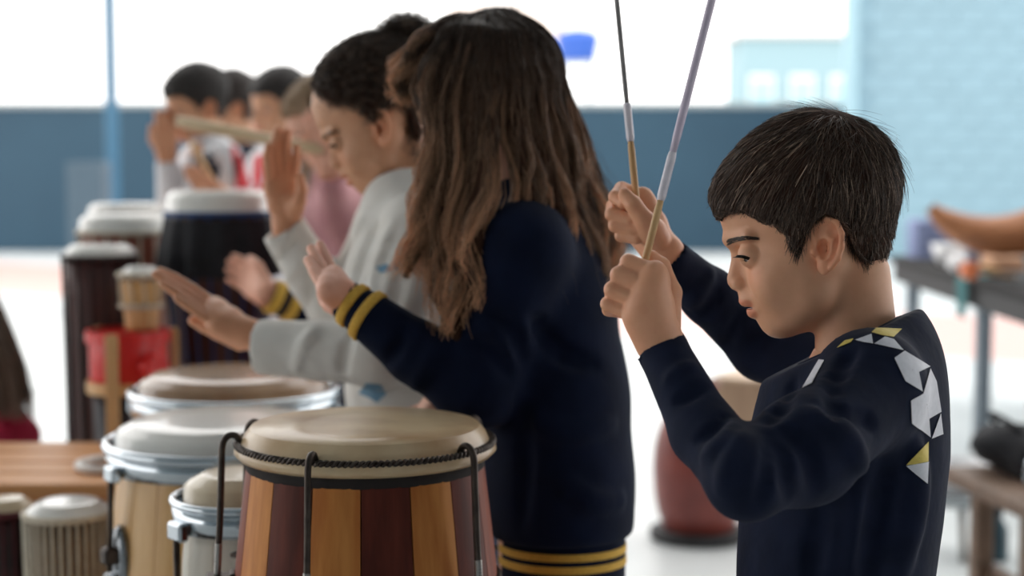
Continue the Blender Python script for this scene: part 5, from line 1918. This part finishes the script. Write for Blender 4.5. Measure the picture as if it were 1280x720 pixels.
# reaching child: only the striped cuff and hand show between the white sleeves
navy_kid = child('child in navy jacket with yellow striped cuff reaching out behind the white sleeve', 560, 175, 3.2, 1.0, -20, 4, M_SKIN3, (.05, .03, .02), M_NAVYJ, (580, 270),
                 arms=[(1, (470, 430, -.02), (333, 367, -.12), (-.5, .35, .75)), (-1, (500, 450, .1), (450, 450, .05), (-1, -.1, 0))])
f3 = Fig(560, 275, 3.2)
A, B = f3.p(338, 369, -.117), f3.p(378, 388, -.09)
jk3 = [o for o in navy_kid.children if o.name.startswith('shirt')][0]
for t0, t1 in ((0.0, .28), (.5, .78)):
    band(f3, A + (B - A) * t0, A + (B - A) * t1, .0315, .0325, .001, 'cuff_stripe', M_YEL, jk3)
# seated child cut by the picture's left edge
mag = child('small long haired child in magenta clothes standing behind the plank table', -78, 352, 3.6, 1.0, -10, 160, M_SKIN3, (.11, .07, .05), M_MAG, (-72, 425), arms=[(1, (26, 545, -.03), (-30, 590, -.16), (-1, -.2, 0))], hair_off=11, longhair=.2, hip=.40, trousers=M_MAG)
# its hair spread over the shoulder
SS = []
for i in range(900):
    t = random.random()
    a = np.array([-60 + 30 * t, 330, -.04]); 
    g = [P(-60 + 34 * t, 335, 3.52), P(-34 + 36 * t, 390, 3.47), P(-26 + 52 * t, 450, 3.45), P(-24 + 66 * t + random.uniform(-4, 4), 505 + random.uniform(-14, 22), 3.47)]
    SS.append(smooth_path(g, 7) + RNG.normal(size=(1, 3)) * np.array([.004, .012, .004]))
V, Q, C = strand_mesh(np.array(SS), .0011, scatter_cols(900, (.24, .16, .12), .4, (.55, .42, .34), .3))
mh = [o for o in mag.children if o.name.startswith('hair')][0]
tag(obj('hair_lock', V, Q, M_HAIRL, mh, colors=C), kind='stuff')

# long pale stick held by the blonde child
drum_stick('thick pale wooden beater held level in front of the children behind', P(412, 190, 3.32), P(220, 151, 3.30), [(0, 1, 1.0, mat('beater_wood', (226, 198, 158), (236, 212, 176), rough=.5), 'shaft')], r=.0125)
drum_stick('slim wooden stick slanting down before the child in white and red', P(276, 243, 4.17), P(238, 176, 4.2), [(0, 1, 1.0, M_WOODSTICK, 'shaft')], r=.007)
# ------------------------------------------------------------------ things on the right
def plank_frame(A, B):
    """direction frame of a long thing whose front edge runs from A to B on the floor plan"""
    e = (B - A); e[2] = 0; L = np.linalg.norm(e); e /= L
    n = np.array([-e[1], e[0], 0])
    if n[0] < 0: n = -n
    return e, n, L


def long_table():
    z = .75
    A, B = PZ(1110, 319, z), PZ(1345, 384, z)
    e, n, L = plank_frame(A, B)
    c = (A + B) / 2 + n * .38
    th = thing('folding_table', (c[0], c[1], 0), 'long dark topped table with grey steel legs below the pale blue wall', 'table')
    Rr = np.stack([e, n, [0, 0, 1.0]], 1)
    v, f = box(c + [0, 0, -.018], (L, .76, .036), Rr, .008); obj('table_top', v, f, mat('dark_laminate', (30, 29, 30), (40, 38, 38), scale=12, rough=.7, spec=.2), th, smooth=False)
    v, f = box(A + e * L / 2 + n * .03 + [0, 0, -.08], (L - .1, .024, .10), Rr, .004); obj('front_rail', v, f, mat('dark_steel', (24, 24, 26), (32, 32, 34), rough=.6), th, smooth=False)
    ms = mat('grey_steel_leg', (112, 124, 134), (124, 136, 146), rough=.45, metal=.2)
    for t in (.12, .555, .95):
        for k in (.05, .70):
            q = A + e * L * t + n * k
            v, f = box((q[0], q[1], .355), (.062, .062, .71), Rr, .006); obj('leg', v, f, ms, th, smooth=False)
            v, f = box((q[0], q[1], .008), (.078, .078, .016), Rr, .004); obj('foot', v, f, mat('rubber', (30, 30, 32), rough=.8), th, smooth=False)
    return A, e, n, L, z, Rr


TA, te, tn, TL, tz, TR = long_table()
on_t = lambda t, k: TA + te * TL * t + tn * k

# curved wooden horn resting on a low wooden box
q = on_t(.66, .42)
th = thing('wooden_box', q, 'low tan wooden box on the dark table under the curved horn', 'box')
mbx = mat('tan_box_wood', (176, 134, 108), (190, 150, 124), scale=8, stretch=(1, 6, 6), rough=.6)
for k, (dx, dy, sx, sy) in enumerate(((0, -.13, .44, .016), (0, .13, .44, .016), (-.212, 0, .016, .244), (.212, 0, .016, .244))):
    v, f = box(q + te * dx + tn * dy + [0, 0, .045], (sx, sy, .09), TR, .003); obj('side_panel', v, f, mbx, th, smooth=False)
v, f = box(q + [0, 0, .094], (.46, .29, .012), TR, .003); obj('lid', v, f, mbx, th, smooth=False)
hq = on_t(.66, .42) + [0, 0, .10]
kk = lambda x, y: P(x, y, 6.75)
cl = smooth_path([kk(1163, 266), kk(1180, 280), kk(1205, 293), kk(1240, 301), kk(1285, 296), kk(1335, 276)], 26)
low = hq[2] - min(c[2] - r for c, r in zip(cl, np.interp(np.linspace(0, 1, 26), [0, .15, .5, 1], [.026, .042, .078, .105])))
rr = np.interp(np.linspace(0, 1, 26), [0, .15, .5, 1], [.026, .042, .078, .105])
cl[:, 2] += low
v, f = tube(cl, rr, 20)
th = thing('wooden_horn', (cl[12][0], cl[12][1], hq[2]), 'curved brown wooden horn with a cut tip lying on the tan box', 'horn')
obj('horn_body', v, f, mat('horn_wood', (146, 92, 58), (172, 114, 74), scale=6, stretch=(1, 1, 3), rough=.5), th)
t0 = cl[0] - (cl[1] - cl[0]) * .02
v, f = tube([t0, cl[0] + (cl[1] - cl[0]) * .05], [.0285, .0290], 20); obj('cut_face', v, f, mat('dark_end_grain', (92, 54, 34), (112, 68, 44), scale=60, rough=.8), th)


def bowl(q, R, H, label, mt, cat='bowl', name='bowl'):
    pr = [(R * .45, 0), (R * .55, .004), (R * .85, H * .45), (R, H), (R * .96, H), (R * .8, H * .5), (R * .45, .012), (.002, .010)]
    v, f = lathe(q, pr, 32, close_ends=False)
    o = obj(name, v, f, mt)
    tag(o, label, cat)


M_WPL = mat('white_enamel', (226, 226, 228), (234, 234, 236), rough=.3)
bowl(PZ(1186, 331, tz), .085, .10, 'wide white bowl on the dark table beside the folded blue grey cloths', M_WPL)
bowl(PZ(1222, 325, tz), .10, .13, 'deep pale blue bowl on the dark table behind the white bowl', mat('pale_blue_enamel', (180, 196, 222), (190, 206, 230), rough=.35))


def folded(q, w, dpt, h, n, label, mt):
    th = thing('folded_cloths', q, label, 'cloth')
    for i in range(n):
        v, f = box(q + [0, 0, h * (i + .5)], (w - .01 * (i % 2), dpt - .008 * (i % 3), h * .96), TR, h * .4); obj('folded_cloth', v, f, mt, th)


folded(PZ(1162, 322, tz), .22, .2, .022, 9, 'stack of folded blue grey cloths at the far end of the dark table', mat('blue_grey_cloth', (128, 138, 172), (140, 150, 184), scale=20, rough=.9))
folded(PZ(1252, 336, tz), .2, .16, .02, 3, 'stack of folded tan cloths on the dark table near the pale blue bowl', mat('tan_cloth', (196, 152, 122), (206, 164, 134), scale=20, rough=.9))


def maraca(q, dirv, label, mt):
    dirv = np.asarray(dirv, dtype=float); dirv /= np.linalg.norm(dirv)
    th = thing('maraca', q, label, 'maraca')
    G = Field(q - .09, q + .09, .004); c = q + np.array([0, 0, .042])
    G.add(ell(c, (.045, .042, .042))); V, Q = G.mesh(); obj('gourd', V, Q, mt, th)
    v, f = tube([c + dirv * .035, c + dirv * .1 - [0, 0, .015], c + dirv * .19 - [0, 0, .03]], [.012, .010, .011], 10); obj('handle', v, f, M_WOODSTICK, th)


maraca(PZ(1196, 340, tz), tn, 'white maraca with wooden handle at the front of the dark table', M_WPL)
maraca(PZ(1212, 350, tz), tn, 'orange maraca with wooden handle at the front of the dark table', mat('orange_paint', (222, 120, 74), (230, 134, 88), rough=.4))
# teal cloth over the table's front edge
V = []; F = []
nu, nv = 14, 16
c0 = on_t(.515, 0)
for j in range(nv + 1):
    for i in range(nu + 1):
        u = (i / nu - .5) * .15; s = j / nv * .34
        if s < .16: q = c0 + te * u + tn * (.16 - s) + [0, 0, .006 + .004 * math.sin(i * 1.3 + j)]
        else: q = c0 + te * u * (1 - .15 * (s - .16) / .18) - tn * (.012 + .008 * math.sin(i * 1.1)) + [0, 0, .004 - (s - .16)]
        V.append(q)
n0 = len(V)
V = V + [q + (np.array([0, 0, .003]) if (i // (nu + 1)) / nv * .34 < .16 else -tn * .003) for i, q in enumerate(V)]
for j in range(nv):
    for i in range(nu):
        a = j * (nu + 1) + i
        F.append((a, a + 1, a + nu + 2, a + nu + 1)); F.append(tuple(n0 + x for x in (a, a + nu + 1, a + nu + 2, a + 1)))
o = obj('cloth', np.array(V), F, mat('teal_cloth', (62, 108, 112), (76, 124, 126), scale=20, rough=.85))
tag(o, 'teal cloth hanging over the front edge of the dark table', 'cloth')


# --- wooden bench nearer to us
def bench():
    z = .45
    A, B = PZ(1176, 583, z), PZ(1330, 655, z)
    e, n, L = plank_frame(A, B)
    Rr = np.stack([e, n, [0, 0, 1.0]], 1)
    mw = mat('worn_bench_wood', (108, 86, 70), (134, 108, 90), scale=5, stretch=(1.2, 8, 8), rough=.6, objrand=.06, bump=(30, .2, .004))
    c = (A + B) / 2
    th = thing('bench', (c[0] + n[0] * .2, c[1] + n[1] * .2, 0), 'worn brown wooden bench carrying a black bag beside the boy', 'bench')
    for i in range(3):
        v, f = box(c + n * (.07 + i * .14) + [0, 0, -.02], (L, .134, .04), Rr, .006); obj('plank', v, f, mw, th, smooth=False)
    for t in (.16, .60):
        for k in (.07, .35):
            q = A + e * L * t + n * k
            w = .085 if t > .3 else .05
            v, f = box((q[0], q[1], .205), (w, .05, .41), Rr, .006); obj('leg', v, f, mw, th, smooth=False)
    q = A + e * L * .36 + n * .1
    v, f = box((q[0], q[1], .17), (L * .62, .04, .07), Rr, .006); obj('stretcher', v, f, mw, th, smooth=False)
    return A, e, n, L, z, Rr


BA, be, bn, BL, bz, BR = bench()
# black bag
q = BA + be * BL * .13 + bn * .16
fr = np.array([q[0], q[1], bz])
th = thing('bag', fr, 'black fabric bag lying on the worn wooden bench', 'bag')
G = Field(fr - np.array([.3, .3, .0]), fr + np.array([.3, .3, .2]), .006)
G.add(rc(fr - be * .12 + [0, 0, .055], fr + be * .12 + [0, 0, .05], .052, .058))
G.add(ell(fr + be * .02 + np.array([0, 0, .075]), (.12, .09, .05)), .05)
G.add(rc(fr - be * .15 + [0, 0, .03], fr + be * .17 + [0, 0, .025], .032), .03)
G.inter(plane(fr + np.array([0, 0, .002]), (0, 0, -1), .5))
V, Q = G.mesh(); obj('bag_body', V, Q, M_BLACK, th)
pts = smooth_path([fr - be * .09 + [0, 0, .11], fr - be * .05 - bn * .04 + [0, 0, .145], fr + be * .05 - bn * .045 + [0, 0, .145], fr + be * .1 + [0, 0, .105]], 20)
v, f = tube(pts, .008, 8); obj('handle', v, f, M_BLACK, th)
# little red drum with chrome rim on its side
q = BA + be * BL * .60 + bn * .10
c = np.array([q[0], q[1], bz + .06])
th = thing('tamborim', (q[0], q[1], bz), 'small red hand drum with chrome rims on the bench end beside the bag', 'drum')
Rt = np.stack([np.cross([0, 0, 1.0], -bn * .6 - be * .8), [0, 0, 1.0], -bn * .6 - be * .8], 1)
v, f = lathe((0, 0, 0), [(.050, -.03), (.050, .03)], 32, close_ends=False); obj('shell', v @ Rt.T + c, f, M_RED, th)
for zz in (-.03, .03):
    v, f = ring((0, 0, zz), .052, .0065, 40, 8); obj('chrome_rim', v @ Rt.T + c, f, M_CHROME, th)
v, f = lathe((0, 0, 0), [(.049, .030), (.001, .031)], 32, close_ends=False); obj('drum_head', v @ Rt.T + c, f, M_WHITEHEAD, th)
for i in range(6):
    a = i * math.pi / 3
    v, f = tube([(.055 * math.cos(a), .055 * math.sin(a), -.03), (.055 * math.cos(a), .055 * math.sin(a), .03)], .003, 6); obj('tension_rod', v @ Rt.T + c, f, M_CHROME, th)

# white tub on a grey stool, seen past the boy's back
q = PZ(1192, 690, 0)
th = thing('stool', (q[0], q[1], 0), 'low round grey stool on the floor beyond the bench', 'stool')
zs = P(1192, 620, q[1])[2]
v, f = lathe((q[0], q[1], 0), [(.001, zs - .03), (.13, zs - .03), (.14, zs - .024), (.14, zs - .006), (.13, zs), (.001, zs)], 40); obj('seat', v, f, mat('grey_stool', (150, 158, 162), (160, 168, 172), rough=.5), th, auto=True)
for i in range(3):
    a = i * 2.09 + .5; e_ = np.array([math.cos(a), math.sin(a), 0])
    v, f = tube([np.array([q[0], q[1], zs - .028]) + e_ * .09, np.array([q[0], q[1], .0]) + e_ * .13], .012, 8); obj('leg', v, f, M_ZINC, th)
v, f = lathe((q[0], q[1], zs), [(.07, 0), (.085, .004), (.102, .085), (.108, .088), (.108, .096), (.098, .094), (.08, .012), (.001, .010)], 36, close_ends=False)
tag(obj('tub', v, f, M_WPL), 'white plastic tub standing on the low grey stool', 'tub')
q = PZ(1246, 700, 0)
th = thing('bottle', (q[0], q[1], 0), 'dark teal bottle standing on the floor near the grey stool', 'bottle')
v, f = lathe((q[0], q[1], 0), [(.028, 0), (.034, .004), (.034, .10), (.014, .135), (.013, .15)], 24); obj('bottle_body', v, f, mat('dark_teal_plastic', (24, 58, 70), (34, 70, 82), rough=.3), th, auto=True)
v, f = lathe((q[0], q[1], .15), [(.016, 0), (.016, .018), (.012, .022)], 20); obj('cap', v, f, M_BLACK, th, auto=True)

# --- red clay pot and wooden box drum on the court
q = PZ(873, 672, 0); k = q[1] / FPX
th = thing('clay_pot_drum', (q[0], q[1], 0), 'big round reddish brown clay pot on a black ring base', 'pot')
zt = P(873, 482, q[1])[2]
S = zt / 190
v, f = lathe((q[0], q[1], 0), [(58 * k, .0), (62 * k, .006), (62 * k, .03), (56 * k, .036)], 48); obj('base_ring', v, f, mat('black_rubber', (34, 34, 36), (44, 44, 46), rough=.7), th, auto=True)
pr = interp_prof([(44 * k, .034), (54 * k, S * 40), (58.5 * k, S * 80), (57 * k, S * 112), (48 * k, S * 142), (30 * k, S * 162), (20 * k, S * 174), (19 * k, S * 182), (25 * k, S * 190)], 36)
v, f = lathe((q[0], q[1], 0), pr + [(pr[-1][0] - .008, pr[-1][1] - .002), (14 * k, S * 178)], 48, close_ends=False); obj('pot_body', v, f, mat('red_clay', (112, 48, 42), (134, 62, 52), scale=7, rough=.38, bump=(12, .15, .01)), th)
v, f = ring((q[0], q[1], pr[-1][1]), pr[-1][0] - .004, .006, 40, 8); obj('rim', v, f, MATS['red_clay'], th)

q = PZ(950, 606, 0)
Rr = rz(-.5)
th = thing('cajon', (q[0], q[1], 0), 'tan wooden box drum standing behind the red clay pot', 'drum')
hb = P(950, 470, q[1])[2]
mc = mat('cajon_wood', (150, 122, 98), (168, 140, 114), scale=6, stretch=(6, 6, .8), rough=.55)
v, f = box((q[0], q[1], hb / 2), (.27, .29, hb - .012), Rr, .006); obj('body', v, f, mc, th, smooth=False)
v, f = box((q[0], q[1], hb - .006), (.29, .31, .014), Rr, .004); obj('top_board', v, f, mat('pale_edge_wood', (190, 164, 138), rough=.5), th, smooth=False)
v, f = box(np.array([q[0], q[1], hb / 2]) + Rr @ np.array([0, -.147, 0]), (.275, .008, hb - .03), Rr, .002); obj('front_plate', v, f, mc, th, smooth=False)
for sx in (-1, 1):
    for sz in (.06, .5, .94):
        c = np.array([q[0], q[1], hb * sz]) + Rr @ np.array([sx * .12, -.152, 0])
        v, f = lathe((0, 0, 0), [(.006, 0), (.005, .002), (.001, .003)], 10)
        obj('screw', (v[:, [0, 2, 1]] * [1, -1, 1]) @ Rr.T + c, f, M_ZINC, th)
